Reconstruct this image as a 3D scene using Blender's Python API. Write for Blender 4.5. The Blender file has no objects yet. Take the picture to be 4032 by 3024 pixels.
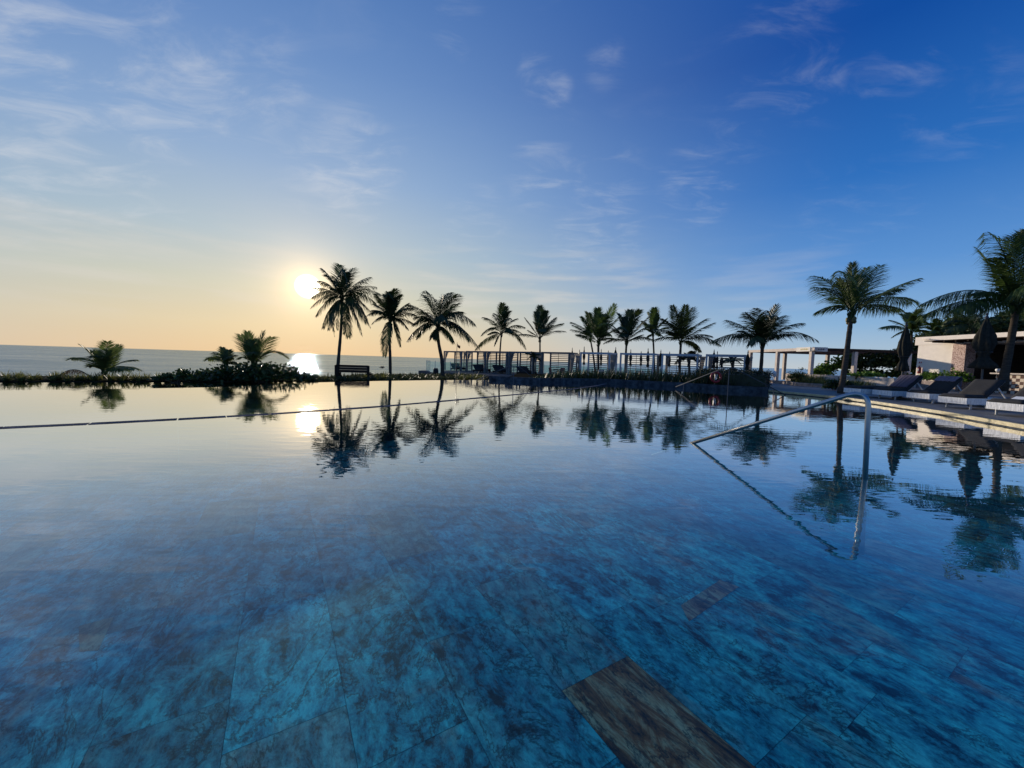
import bpy, math, random
from mathutils import Vector, Matrix
R = math.radians
sc = bpy.context.scene
COL = sc.collection
# ------------------------------------------------------------------ camera
F = 1514.0; CAMH = 1.2
cam_d = bpy.data.cameras.new('camera'); cam = bpy.data.objects.new('camera', cam_d); COL.objects.link(cam)
cam_d.sensor_width = 36; cam_d.lens = 36 * F / 4032; cam_d.clip_start = 0.05; cam_d.clip_end = 60000
PITCH, ROLL = 3.55, 1.75
CM = Matrix.Rotation(R(90 - PITCH), 4, 'X') @ Matrix.Rotation(R(ROLL), 4, 'Z')
cam.matrix_world = Matrix.Translation((0, 0, CAMH)) @ CM
sc.camera = cam
def ray(px, py):
    return (CM.to_3x3() @ Vector(((px - 2016) / F, -(py - 1512) / F, -1))).normalized()
def at(px, py, Y):
    v = ray(px, py); return Vector((v.x, v.y, v.z)) * (Y / v.y) + Vector((0, 0, CAMH))
def gr(px, py, z=0.0):
    v = ray(px, py); return v * ((z - CAMH) / v.z) + Vector((0, 0, CAMH))
def onx(px, py, X):
    v = ray(px, py); return v * (X / v.x) + Vector((0, 0, CAMH))
def hor(px): return 1418.2 + 0.03055 * (px - 2016)
# ------------------------------------------------------------------ light, sky
sv = ray(1212, 1128)
EL = math.asin(sv.z); AZ = math.atan2(sv.x, sv.y)
sun_d = bpy.data.lights.new('sun', 'SUN'); sun = bpy.data.objects.new('sun', sun_d); COL.objects.link(sun)
sun_d.energy = 4.8; sun_d.angle = R(0.6); sun_d.color = (1.0, 0.86, 0.68)
sun.rotation_euler = sv.to_track_quat('Z', 'Y').to_euler()
w = bpy.data.worlds.new('World'); sc.world = w; w.use_nodes = True
N = w.node_tree.nodes; L = w.node_tree.links
N.clear()
def wn(t, **k):
    n = N.new(t)
    for a, b in k.items(): setattr(n, a, b)
    return n
def wmath(op, a, b=None, c=None, clamp=False):
    n = wn('ShaderNodeMath', operation=op, use_clamp=clamp)
    for i, v in enumerate((a, b, c)):
        if v is None: continue
        if isinstance(v, (int, float)): n.inputs[i].default_value = v
        else: L.new(v, n.inputs[i])
    return n.outputs[0]
def wmix(f, a, b, bt='MIX'):
    n = wn('ShaderNodeMix', data_type='RGBA', blend_type=bt)
    for i, v in ((0, f), (6, a), (7, b)):
        if isinstance(v, (int, float)): n.inputs[i].default_value = v
        elif isinstance(v, tuple): n.inputs[i].default_value = (*v, 1)
        else: L.new(v, n.inputs[i])
    return n.outputs[2]
def wramp(f, lo, hi, interp='SMOOTHSTEP', a=0.0, b=1.0):
    n = wn('ShaderNodeMapRange', interpolation_type=interp)
    L.new(f, n.inputs[0]); n.inputs[1].default_value = lo; n.inputs[2].default_value = hi
    n.inputs[3].default_value = a; n.inputs[4].default_value = b
    return n.outputs[0]
def wscale(col, f):
    n = wn('ShaderNodeVectorMath', operation='SCALE')
    if isinstance(col, tuple): n.inputs[0].default_value = col
    else: L.new(col, n.inputs[0])
    if isinstance(f, (int, float)): n.inputs[3].default_value = f
    else: L.new(f, n.inputs[3])
    return n.outputs[0]
def wadd(a, b):
    n = wn('ShaderNodeVectorMath', operation='ADD'); L.new(a, n.inputs[0]); L.new(b, n.inputs[1]); return n.outputs[0]
sky = wn('ShaderNodeTexSky', sky_type='NISHITA', sun_disc=False, sun_elevation=EL, sun_rotation=AZ % (2 * math.pi),
         altitude=0, air_density=1.3, dust_density=1.2, ozone_density=3.0)
tc = wn('ShaderNodeTexCoord')
sep = wn('ShaderNodeSeparateXYZ'); L.new(tc.outputs['Generated'], sep.inputs[0])
dot = wn('ShaderNodeVectorMath', operation='DOT_PRODUCT'); L.new(tc.outputs['Generated'], dot.inputs[0]); dot.inputs[1].default_value = sv
theta = wmath('MULTIPLY', wmath('ARCCOSINE', wmath('MINIMUM', dot.outputs['Value'], 0.999999)), 180 / math.pi)
SKYMIX = dict()
hs = wn('ShaderNodeHueSaturation'); hs.inputs['Saturation'].default_value = 1.0; hs.inputs['Value'].default_value = 1.0
L.new(sky.outputs[0], hs.inputs['Color'])
def zramp(stops):
    n = wn('ShaderNodeValToRGB'); e = n.color_ramp.elements; n.color_ramp.interpolation = 'B_SPLINE' if False else 'LINEAR'
    L.new(wmath('MAXIMUM', sep.outputs[2], 0.0), n.inputs[0])
    while len(e) < len(stops): e.new(.5)
    for k, (p, col) in enumerate(stops): e[k].position = p
    for k, (p, col) in enumerate(stops): e[k].color = (*col, 1)
    return n.outputs[0]
toward = zramp([(0, (.80, .60, .37)), (.06, (.78, .66, .44)), (.14, (.64, .65, .54)), (.24, (.45, .57, .65)), (.38, (.30, .455, .69)), (.55, (.18, .335, .64)), (.84, (.06, .20, .52)), (1, (.25, .42, .6))])  # top stop of both ramps: added overhead brightness, out of view, lights pool floor
away = zramp([(0, (.56, .64, .70)), (.03, (.44, .58, .72)), (.09, (.27, .48, .75)), (.2, (.11, .31, .70)), (.35, (.022, .165, .55)), (.55, (.0, .07, .37)), (.84, (.0, .06, .33)), (1, (.20, .40, .6))])
side = wramp(theta, 8, 70, 'SMOOTHSTEP', 1, 0)
graded = wscale(wmix(side, away, toward), 10.0)
# the physical sky, its glare rolled off as a camera does
lum = wn('ShaderNodeRGBToBW'); L.new(hs.outputs[0], lum.inputs[0])
roll = wscale(hs.outputs[0], wmath('DIVIDE', 1.0, wmath('ADD', 1.0, wmath('MULTIPLY', lum.outputs[0], 0.14))))
base = wmix(0.88, roll, graded)
# thin high cloud: noise on a plane far overhead
zz = wmath('MAXIMUM', sep.outputs[2], 0.02)
zc = wmath('ADD', zz, 0.12)
cx = wmath('DIVIDE', sep.outputs[0], zc); cy = wmath('DIVIDE', sep.outputs[1], zc)
comb = wn('ShaderNodeCombineXYZ'); L.new(cx, comb.inputs[0]); L.new(cy, comb.inputs[1])
mp = wn('ShaderNodeMapping'); L.new(comb.outputs[0], mp.inputs[0]); mp.inputs['Rotation'].default_value = (0, 0, R(-62)); mp.inputs['Scale'].default_value = (0.8, 1.7, 1); mp.inputs['Location'].default_value = (3.1, 2, 0)
n1 = wn('ShaderNodeTexNoise'); L.new(mp.outputs[0], n1.inputs['Vector']); n1.inputs['Scale'].default_value = 4.6; n1.inputs['Detail'].default_value = 9; n1.inputs['Roughness'].default_value = 0.62; n1.inputs['Distortion'].default_value = 0.7
def spots(lst):
    tot = None
    for (px, py, rad, st) in lst:
        d = ray(px, py)
        dn = wn('ShaderNodeVectorMath', operation='DOT_PRODUCT'); L.new(tc.outputs['Generated'], dn.inputs[0]); dn.inputs[1].default_value = d
        m = wmath('MULTIPLY', wramp(dn.outputs['Value'], math.cos(R(rad)), math.cos(R(rad * .25))), st)
        tot = m if tot is None else wmath('MAXIMUM', tot, m)
    return tot
# where the wisps stand in the sky
cm_ = spots([(330, 120, 13, 1), (640, 230, 10, 1), (90, 540, 11, .85), (430, 430, 9, .6), (950, 330, 9, .55), (1380, 660, 8, 1), (1010, 440, 6, .5), (520, 800, 6, .7), (90, 760, 7, .5),
             (1800, 70, 4, .8), (2390, 255, 3.2, .6), (2190, 345, 2.5, .9), (2115, 275, 3, .8), (3545, 250, 4.5, .8), (3120, 230, 8, .6), (2130, 695, 6, .8), (2740, 735, 6, .8),
             (2380, 760, 7, .6), (2350, 900, 8, .75), (1880, 880, 6, .6), (2960, 480, 5, .5), (3800, 430, 6, .35), (3400, 830, 6, .3), (1250, 760, 5, .5)])
n4 = wn('ShaderNodeTexNoise'); L.new(comb.outputs[0], n4.inputs['Vector']); n4.inputs['Scale'].default_value = 2.4; n4.inputs['Detail'].default_value = 6
nn = wmath('ADD', wmath('MULTIPLY', n1.outputs[0], .72), wmath('MULTIPLY', n4.outputs[0], .28))
cl = wmath('MULTIPLY', wramp(wmath('ADD', nn, wmath('MULTIPLY', cm_, .09)), .50, .84), wmath('ADD', wmath('MULTIPLY', cm_, .88), .12))
clw = wramp(sep.outputs[0], -0.8, 0.9, 'LINEAR', 0.66, 0.30)
cl = wmath('MULTIPLY', cl, clw)
vm_ = spots([(2050, 1060, 24, 1), (3000, 1100, 10, .3), (450, 1080, 24, .55)])
# distant cloud veil near the horizon (flat streaks)
mp2 = wn('ShaderNodeMapping'); L.new(tc.outputs['Generated'], mp2.inputs[0]); mp2.inputs['Scale'].default_value = (3.2, 3.2, 26)
n3 = wn('ShaderNodeTexNoise'); L.new(mp2.outputs[0], n3.inputs['Vector']); n3.inputs['Scale'].default_value = 1.7; n3.inputs['Detail'].default_value = 6
veil = wmath('MULTIPLY', wramp(n3.outputs[0], 0.42, 0.75), wmath('MULTIPLY', wramp(sep.outputs[2], 0.03, 0.12), wramp(sep.outputs[2], 0.32, 0.16)))
veil = wmath('MULTIPLY', veil, vm_)
# glow of the low sun in hazy air
halo = wmath('EXPONENT', wmath('MULTIPLY', theta, -1 / 4.5))
wide = wmath('EXPONENT', wmath('MULTIPLY', theta, -1 / 24.0))
lowz = wmath('EXPONENT', wmath('MULTIPLY', zz, -6.0))
disc = wramp(theta, 1.6, 0.8)
core = wmath('EXPONENT', wmath('MULTIPLY', theta, -1 / 1.6))
STR = 0.10
U = 1 / STR
c = wmix(cl, base, (6.6, 6.9, 7.4))
c = wmix(wmath('MULTIPLY', veil, 0.55), c, (7.2, 6.8, 6.2))
c = wadd(c, wscale((0.85 * U, 0.50 * U, 0.18 * U), wmath('MULTIPLY', halo, 0.52)))
c = wadd(c, wscale((0.6 * U, 0.36 * U, 0.15 * U), wmath('MULTIPLY', wmath('MULTIPLY', wide, lowz), 0.10)))
c = wadd(c, wscale((1.0 * U, 0.70 * U, 0.34 * U), wmath('MULTIPLY', core, 1.2)))
c = wadd(c, wscale((9 * U, 8 * U, 6 * U), disc))
bg = wn('ShaderNodeBackground'); bg.inputs[1].default_value = STR
L.new(c, bg.inputs[0]); wo = wn('ShaderNodeOutputWorld'); L.new(bg.outputs[0], wo.inputs[0])
vs = sc.view_settings
vs.view_transform = 'Standard'; vs.look = 'None'; vs.exposure = 0.0; vs.gamma = 1.0
sc.cycles.max_bounces = 8; sc.cycles.transparent_max_bounces = 24; sc.cycles.use_denoising = True
sc.cycles.sample_clamp_indirect = 6
rnd = random.Random(7)
# ------------------------------------------------------------------ helpers
class MB:
    def __init__(s): s.v = []; s.f = []; s.m = []; s.mi = 0
    def add(s, vs, fs):
        b = len(s.v); s.v.extend([tuple(x) for x in vs]); s.f.extend([tuple(b + i for i in f) for f in fs]); s.m.extend([s.mi] * len(fs))
    def box(s, c, d, rz=0.0, M=None):
        hx, hy, hz = d[0] / 2, d[1] / 2, d[2] / 2
        vs = [Vector((x, y, z)) for x in (-hx, hx) for y in (-hy, hy) for z in (-hz, hz)]
        m = M if M is not None else Matrix.Rotation(rz, 3, 'Z')
        vs = [m @ v + Vector(c) for v in vs]
        s.add(vs, [(0, 1, 3, 2), (4, 6, 7, 5), (0, 4, 5, 1), (2, 3, 7, 6), (0, 2, 6, 4), (1, 5, 7, 3)])
    def beam(s, a, b, wd, ht, up=Vector((0, 0, 1))):
        a = Vector(a); b = Vector(b); t = (b - a); ln = t.length; t.normalize()
        sd = t.cross(up)
        if sd.length < 1e-4: sd = t.cross(Vector((0, 1, 0)))
        sd.normalize(); u = sd.cross(t)
        M = Matrix((t, sd, u)).transposed()
        s.box((a + b) / 2, (ln, wd, ht), M=M)
    def tube(s, pts, rs, n=8, cap=True):
        pts = [Vector(p) for p in pts]
        if not hasattr(rs, '__len__'): rs = [rs] * len(pts)
        prev = None; rings = []
        for i, p in enumerate(pts):
            t = (pts[min(i + 1, len(pts) - 1)] - pts[max(i - 1, 0)]).normalized()
            if prev is None:
                a = Vector((1, 0, 0)) if abs(t.x) < .8 else Vector((0, 1, 0))
                x = t.cross(a).normalized()
            else:
                x = (prev - t * prev.dot(t)).normalized()
            prev = x; y = t.cross(x)
            rings.append([p + (x * math.cos(2 * math.pi * k / n) + y * math.sin(2 * math.pi * k / n)) * rs[i] for k in range(n)])
        vs = [v for r in rings for v in r]; fs = []
        for i in range(len(pts) - 1):
            for k in range(n):
                fs.append((i * n + k, i * n + (k + 1) % n, (i + 1) * n + (k + 1) % n, (i + 1) * n + k))
        if cap: fs.append(tuple(range(n - 1, -1, -1))); fs.append(tuple((len(pts) - 1) * n + k for k in range(n)))
        s.add(vs, fs)
    def lathe(s, prof, n=16, c=(0, 0, 0), fold=None):
        vs = []; fs = []
        for (r, z) in prof:
            for k in range(n):
                a = 2 * math.pi * k / n; rr = r * (1 + (fold(k, z) if fold else 0))
                vs.append((c[0] + rr * math.cos(a), c[1] + rr * math.sin(a), c[2] + z))
        for i in range(len(prof) - 1):
            for k in range(n): fs.append((i * n + k, i * n + (k + 1) % n, (i + 1) * n + (k + 1) % n, (i + 1) * n + k))
        fs.append(tuple(range(n - 1, -1, -1))); fs.append(tuple((len(prof) - 1) * n + k for k in range(n)))
        s.add(vs, fs)
    def ball(s, c, r, n=10, sq=(1, 1, 1)):
        vs = []; fs = []; m = n // 2 + 1
        for i in range(m + 1):
            ph = math.pi * i / m
            for k in range(n):
                a = 2 * math.pi * k / n
                vs.append((c[0] + r * sq[0] * math.sin(ph) * math.cos(a), c[1] + r * sq[1] * math.sin(ph) * math.sin(a), c[2] + r * sq[2] * math.cos(ph)))
        for i in range(m):
            for k in range(n): fs.append((i * n + k, (i + 1) * n + k, (i + 1) * n + (k + 1) % n, i * n + (k + 1) % n))
        s.add(vs, fs)
    def prism(s, poly, z0, z1):
        n = len(poly)
        ar = sum(poly[i][0] * poly[(i + 1) % n][1] - poly[(i + 1) % n][0] * poly[i][1] for i in range(n))
        if ar < 0: poly = poly[::-1]
        vs = [(p[0], p[1], z0) for p in poly] + [(p[0], p[1], z1) for p in poly]
        s.add(vs, [tuple(range(n, 2 * n)), tuple(range(n - 1, -1, -1))] + [(i, (i + 1) % n, n + (i + 1) % n, n + i) for i in range(n)])
    def strip(s, pa, pb, z0, z1):
        """a kerb between two polylines"""
        n = len(pa)
        for i in range(n - 1):
            q = [pa[i], pa[i + 1], pb[i + 1], pb[i]]
            s.prism([(p[0], p[1]) for p in q], z0, z1)
    def build(s, name, mat, parent=None, smooth=False, loc=None):
        me = bpy.data.meshes.new(name); me.from_pydata(s.v, [], s.f)
        mats = mat if isinstance(mat, (list, tuple)) else [mat]
        for m in mats: me.materials.append(m)
        if len(mats) > 1: me.polygons.foreach_set('material_index', s.m)
        if smooth: me.polygons.foreach_set('use_smooth', [True] * len(me.polygons))
        me.update()
        o = bpy.data.objects.new(name, me); COL.objects.link(o)
        if parent is not None: o.parent = parent
        if loc is not None: o.location = loc
        return o
def tag(o, label=None, cat=None, group=None, kind=None):
    if label: o['label'] = label
    if cat: o['category'] = cat
    if group: o['group'] = group
    if kind: o['kind'] = kind
    return o
def thing(name, label, cat, loc=(0, 0, 0), rz=0.0, group=None):
    o = bpy.data.objects.new(name, None); COL.objects.link(o); o.location = loc; o.rotation_euler = (0, 0, rz)
    return tag(o, label, cat, group)
def copy_tree(o, parent=None):
    c = o.copy(); COL.objects.link(c); c.parent = parent
    for ch in list(o.children): copy_tree(ch, c)
    return c
def dup(o, loc, rz, label=None, group=None, scale=None):
    c = copy_tree(o); c.location = loc; c.rotation_euler = (0, 0, rz)
    if label: c['label'] = label
    if group: c['group'] = group
    if scale: c.scale = scale
    return c
# ------------------------------------------------------------------ materials
def mat(name, col, rough=0.7, var=0.25, scale=6.0, bump=0.0, bscale=None, metal=0.0, col2=None, stretch=(1, 1, 1), spec=0.5, coord='Object', detail=5):
    m = bpy.data.materials.new(name); m.use_nodes = True; nt = m.node_tree; ns = nt.nodes; ls = nt.links
    b = ns['Principled BSDF']; b.inputs['Roughness'].default_value = rough; b.inputs['Metallic'].default_value = metal
    b.inputs['Specular IOR Level'].default_value = spec
    t = ns.new('ShaderNodeTexCoord'); mpn = ns.new('ShaderNodeMapping'); mpn.inputs['Scale'].default_value = stretch
    ls.new(t.outputs[coord], mpn.inputs[0])
    n = ns.new('ShaderNodeTexNoise'); n.inputs['Scale'].default_value = scale; n.inputs['Detail'].default_value = detail; n.inputs['Roughness'].default_value = .6
    ls.new(mpn.outputs[0], n.inputs['Vector'])
    rp = ns.new('ShaderNodeValToRGB'); e = rp.color_ramp.elements
    c2 = col2 or tuple(min(1, x * (1 + var)) for x in col); c1 = tuple(x * (1 - var) for x in col)
    e[0].position = .32; e[0].color = (*c1, 1); e[1].position = .68; e[1].color = (*c2, 1)
    ls.new(n.outputs[0], rp.inputs[0]); ls.new(rp.outputs[0], b.inputs['Base Color'])
    if bump:
        n2 = ns.new('ShaderNodeTexNoise'); n2.inputs['Scale'].default_value = bscale or scale * 4; n2.inputs['Detail'].default_value = 6
        ls.new(mpn.outputs[0], n2.inputs['Vector'])
        bp = ns.new('ShaderNodeBump'); bp.inputs['Strength'].default_value = bump; bp.inputs['Distance'].default_value = .02
        ls.new(n2.outputs[0], bp.inputs['Height']); ls.new(bp.outputs[0], b.inputs['Normal'])
    return m
def matte(m):
    nt = m.node_tree; ns = nt.nodes; ls = nt.links; b = ns['Principled BSDF']
    d = ns.new('ShaderNodeBsdfDiffuse'); ls.new(b.inputs['Base Color'].links[0].from_socket, d.inputs[0])
    if b.inputs['Normal'].links: ls.new(b.inputs['Normal'].links[0].from_socket, d.inputs['Normal'])
    ls.new(d.outputs[0], ns['Material Output'].inputs[0]); return m
def leafmat(name, col, col2, trans=0.35, scale=3.0, rough=.5):
    m = mat(name, col, rough, .3, scale, col2=col2, spec=.35)
    nt = m.node_tree; ns = nt.nodes; ls = nt.links; b = ns['Principled BSDF']; out = ns['Material Output']
    tr = ns.new('ShaderNodeBsdfTranslucent'); ls.new(b.inputs['Base Color'].links[0].from_socket, tr.inputs[0])
    mx = ns.new('ShaderNodeMixShader'); mx.inputs[0].default_value = trans
    ls.new(b.outputs[0], mx.inputs[1]); ls.new(tr.outputs[0], mx.inputs[2]); ls.new(mx.outputs[0], out.inputs[0])
    return m
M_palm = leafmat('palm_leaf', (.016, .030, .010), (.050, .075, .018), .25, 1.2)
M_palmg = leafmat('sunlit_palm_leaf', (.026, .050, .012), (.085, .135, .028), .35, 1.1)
M_palmy = leafmat('young_palm_leaf', (.05, .075, .02), (.15, .19, .05), .45, 1.5)
M_palmdry = leafmat('palm_leaf_dry', (.10, .065, .03), (.22, .14, .06), .2, 2)
M_trunk = mat('palm_bark', (.075, .062, .05), .9, .35, 4, bump=.6, bscale=14, stretch=(1, 1, 5))
M_shrub = leafmat('shrub_leaf', (.022, .045, .015), (.06, .10, .025), .25, 1.5, .4)
M_shrubg = leafmat('garden_leaf', (.06, .14, .02), (.19, .32, .05), .45, 1.5, .45)
M_lily = leafmat('lily_leaf', (.06, .085, .02), (.22, .21, .06), .5, 2.0)
M_hedge = leafmat('hedge_leaf', (.010, .018, .008), (.024, .038, .012), .2, 1.3)
M_jungle = leafmat('jungle_leaf', (.02, .04, .012), (.055, .085, .02), .25, .6)
M_stem = mat('woody_stem', (.09, .065, .045), .9)
M_soil = mat('soil', (.028, .024, .015), 1.0, .4, 3, bump=.5, spec=.05)
M_frame = mat('painted_timber', (.15, .145, .14), .7, .2, 5, spec=.2)
M_framew = mat('white_powder_coat', (.48, .48, .48), .6, .08, 5)
M_slat = mat('slat_metal', (.06, .058, .055), .7, .2, 6, spec=.2)
M_curt = leafmat('curtain_cloth', (.36, .34, .31), (.46, .43, .39), .45, 8, .9)
M_dark = mat('charcoal_fabric', (.032, .032, .034), .9, .25, 30, bump=.2, spec=.2)
M_paras = mat('umbrella_cloth', (.035, .034, .028), .95, .25, 12, bump=.15)
M_pole = mat('dark_metal_pole', (.06, .06, .065), .4, .2, 8, metal=.6)
M_wood = mat('dark_timber_and_shade', (.045, .033, .026), .7, .4, 3, bump=.3, stretch=(1, 8, 8))
M_woodl = mat('pergola_timber', (.20, .125, .085), .75, .3, 3, bump=.2, stretch=(1, 8, 8))
M_stucco = mat('cream_render', (.84, .76, .66), .9, .06, 2.5, bump=.15, bscale=60)
M_beige = mat('beige_render', (.62, .53, .45), .9, .12, 3, bump=.2, bscale=40)
M_stone = mat('stone_cladding', (.30, .235, .20), .85, .5, 5, bump=.7, bscale=14)
M_wall = mat('dark_stone_wall', (.055, .062, .07), .75, .6, 3.5, bump=.7, bscale=9)
M_deck = mat('deck_paving', (.115, .115, .12), .6, .3, 2.0, bump=.3, bscale=18, coord='Object')
M_coping = mat('yellow_coping_stone', (.34, .29, .16), .5, .4, 4, bump=.5, bscale=16)
M_divider = mat('divider_stone', (.10, .10, .115), .9, .45, 5, bump=.5, bscale=20)
M_steel = mat('brushed_steel', (.40, .40, .41), .33, .08, 30, metal=1.0)
M_steeld = matte(mat('matte_dark_steel', (.09, .095, .105), .6, .1, 20))  # darker matte steel, used on the two far rails
M_wicker = mat('pale_wicker', (.72, .72, .70), .8, .25, 40, bump=.6, bscale=90, stretch=(1, 1, .15))
M_red = mat('red_enamel', (.30, .018, .022), .4, .1, 5)
M_white = mat('white_plastic', (.75, .75, .74), .4, .05, 5)
M_towel = mat('towel_blue', (.16, .14, .19), .95, .3, 25, bump=.4)
M_mosaic = None
M_flag = mat('flag_red', (.20, .03, .03), .9, .1, 5)
M_coco = mat('coconut_husk', (.10, .09, .03), .6, .3, 5)
M_chair = mat('chair_terracotta', (.30, .15, .11), .8, .2, 8)

for m_ in (M_soil, M_divider, M_wall, M_trunk, M_paras, M_wood): matte(m_)
def speckle(name, c1, c2, scale):
    m = mat(name, c1, .7, .2, 4, bump=.3)
    ns = m.node_tree.nodes; ls = m.node_tree.links
    v = ns.new('ShaderNodeTexNoise'); v.inputs['Scale'].default_value = scale; v.inputs['Detail'].default_value = 2; v.inputs['Distortion'].default_value = 1.5
    t = [n for n in ns if n.type == 'TEX_COORD'][0]; ls.new(t.outputs['Object'], v.inputs['Vector'])
    rp = ns.new('ShaderNodeValToRGB'); e = rp.color_ramp.elements; e[0].position = .47; e[1].position = .53; e[0].color = (*c1, 1); e[1].color = (*c2, 1)
    ls.new(v.outputs[0], rp.inputs[0]); ls.new(rp.outputs[0], ns['Principled BSDF'].inputs['Base Color'])
    return m
M_mosaic = speckle('mosaic_tile', (.60, .44, .38), (.24, .13, .11), 16)

def node_kit(m):
    nt = m.node_tree; ns = nt.nodes; ls = nt.links
    def nd(t, ins=None, **k):
        n = ns.new(t)
        for a, b in k.items(): setattr(n, a, b)
        for i, v in (ins or {}).items():
            if isinstance(v, bpy.types.NodeSocket): ls.new(v, n.inputs[i])
            else: n.inputs[i].default_value = v
        return n
    return nd, ns, ls
def water_bump(nd, layers, faces=None):
    """sum of noise layers (scale, detail, stretch, distance)"""
    t = nd('ShaderNodeTexCoord'); last = None
    for (sx, sy, rot, det, dist, st) in layers:
        mp_ = nd('ShaderNodeMapping', {0: t.outputs['Object'], 'Scale': (sx, sy, 1), 'Rotation': (0, 0, R(rot))})
        n = nd('ShaderNodeTexNoise', {'Vector': mp_.outputs[0], 'Scale': 1.0, 'Detail': det, 'Roughness': .55})
        ins = {'Height': n.outputs[0], 'Distance': dist, 'Strength': st}
        if last is not None: ins['Normal'] = last
        last = nd('ShaderNodeBump', ins).outputs[0]
    return last
def pool_water_mat(name, tint, layers, rough=0.015):
    m = bpy.data.materials.new(name); m.use_nodes = True; nd, ns, ls = node_kit(m); ns.clear()
    nrm = water_bump(nd, layers)
    lw = nd('ShaderNodeLayerWeight', {'Blend': .5, 'Normal': nrm})
    rc = nd('ShaderNodeValToRGB', {0: lw.outputs['Facing']}); e = rc.color_ramp.elements
    for p_, v_ in ((.30, .02), (.43, .042), (.625, .235), (.74, .52), (.826, .80)): x_ = e.new(p_); x_.color = (v_, v_, v_, 1)
    e[0].color = (.018, .018, .018, 1); e[-1].color = (1, 1, 1, 1); fr = rc
    tr = nd('ShaderNodeBsdfTransparent', {0: (*tint, 1)})
    gl = nd('ShaderNodeBsdfGlossy', {'Color': (1, 1, 1, 1), 'Roughness': rough, 'Normal': nrm})
    mx = nd('ShaderNodeMixShader', {0: fr.outputs[0], 1: tr.outputs[0], 2: gl.outputs[0]})
    out = nd('ShaderNodeOutputMaterial', {0: mx.outputs[0]})
    return m
M_pool = pool_water_mat('pool_water', (.70, .96, .98), [(.8, 1.0, 20, 2, .010, .20), (1.8, 5.5, -6, 2, .006, .28), (9, 22, 8, 1, .001, .07)], rough=0.0)
M_sea = bpy.data.materials.new('sea_water'); M_sea.use_nodes = True
nd, ns, ls = node_kit(M_sea)
ns.clear()
nrm = water_bump(nd, [(.05, .16, 5, 6, 1.2, .25), (.9, .11, 2, 3, .45, .45), (.45, .9, -12, 6, .35, .22), (2.2, 3.4, 15, 4, .07, .12)])
sea_fr = nd('ShaderNodeFresnel', {'IOR': 1.33, 'Normal': nrm}); sea_d = nd('ShaderNodeBsdfDiffuse', {0: (.035, .075, .14, 1)}); tcs = nd('ShaderNodeTexCoord'); mps_ = nd('ShaderNodeMapping', {0: tcs.outputs['Object'], 'Scale': (.010, .035, 1)}); nsw = nd('ShaderNodeTexNoise', {'Vector': mps_.outputs[0], 'Scale': 1.0, 'Detail': 8, 'Roughness': .7})
rsw = nd('ShaderNodeValToRGB', {0: nsw.outputs[0]}); e = rsw.color_ramp.elements; e[0].position = .38; e[0].color = (.34, .48, .68, 1); e[1].position = .66; e[1].color = (.58, .72, .90, 1)
sea_g = nd('ShaderNodeBsdfGlossy', {'Color': rsw.outputs[0], 'Roughness': .04, 'Normal': nrm})
nd('ShaderNodeOutputMaterial', {0: nd('ShaderNodeMixShader', {0: sea_fr.outputs[0], 1: sea_d.outputs[0], 2: sea_g.outputs[0]}).outputs[0]})

# ------------------------------------------------------------------ setting
BIG = 30000
mb = MB(); mb.add([(-BIG, -BIG, -4.0), (BIG, -BIG, -4.0), (BIG, BIG, -4.0), (-BIG, BIG, -4.0)], [(0, 1, 2, 3)])
tag(mb.build('sea', M_sea), kind='structure')
land = [(-45, -30), (-45, 11), (-24, 18), (-15, 21.5), (-11, 26), (-9, 31), (-11, 38), (-14, 52), (4, 56), (22, 52), (38, 60), (90, 70), (90, -30)]
mb = MB(); mb.prism(land, -6, -1.6)
tag(mb.build('ground', M_soil), kind='structure')
# pool outline, walked from the left frame edge round the far side to the right
E1px = [(-700, 1552), (-300, 1543), (0, 1538), (300, 1534), (560, 1530), (830, 1525), (1040, 1516), (1240, 1506), (1500, 1500), (1700, 1497), (1925, 1496)]
E1 = [gr(x, y, 0) for x, y in E1px]
FARpx = [(1925, 1496), (2030, 1502), (2125, 1506), (2260, 1507), (2390, 1508), (2530, 1516), (2661, 1523), (2790, 1532), (2873, 1538), (3025, 1544), (3085, 1551), (3180, 1560), (3297, 1572), (3451, 1594), (3703, 1634), (4029, 1694), (4500, 1800)]
FAR = [gr(x, y, 0) for x, y in FARpx]
outline = [(p.x, p.y) for p in E1] + [(p.x, p.y) for p in FAR[1:]] + [(9.0, -3.0), (-22, -3.0)]
if sum(outline[i][0] * outline[(i + 1) % len(outline)][1] - outline[(i + 1) % len(outline)][0] * outline[i][1] for i in range(len(outline))) < 0: outline = outline[::-1]
mb = MB(); mb.add([(x, y, 0) for x, y in outline], [tuple(range(len(outline)))])
pw = tag(mb.build('pool_water', M_pool), kind='structure')
# lower basin beyond the infinity edge
TRpx = [(-700, 1500), (0, 1503.5), (700, 1503.5), (1000, 1503), (1240, 1501)]
TR = [gr(x, y, -.25) for x, y in TRpx]
tpoly = [(p.x, p.y) for p in E1[:8]] + [(p.x, p.y) for p in TR[::-1]]
if sum(tpoly[i][0] * tpoly[(i + 1) % len(tpoly)][1] - tpoly[(i + 1) % len(tpoly)][0] * tpoly[i][1] for i in range(len(tpoly))) < 0: tpoly = tpoly[::-1]
mb = MB(); mb.add([(x, y, -.25) for x, y in tpoly], [tuple(range(len(tpoly)))])
M_basin = pool_water_mat('lower_basin_water', (.10, .22, .28), [(1.6, 1.6, 20, 3, .012, .35), (6, 9, -15, 3, .004, .3)])
tag(mb.build('lower_basin_water', M_basin), kind='structure')
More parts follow.
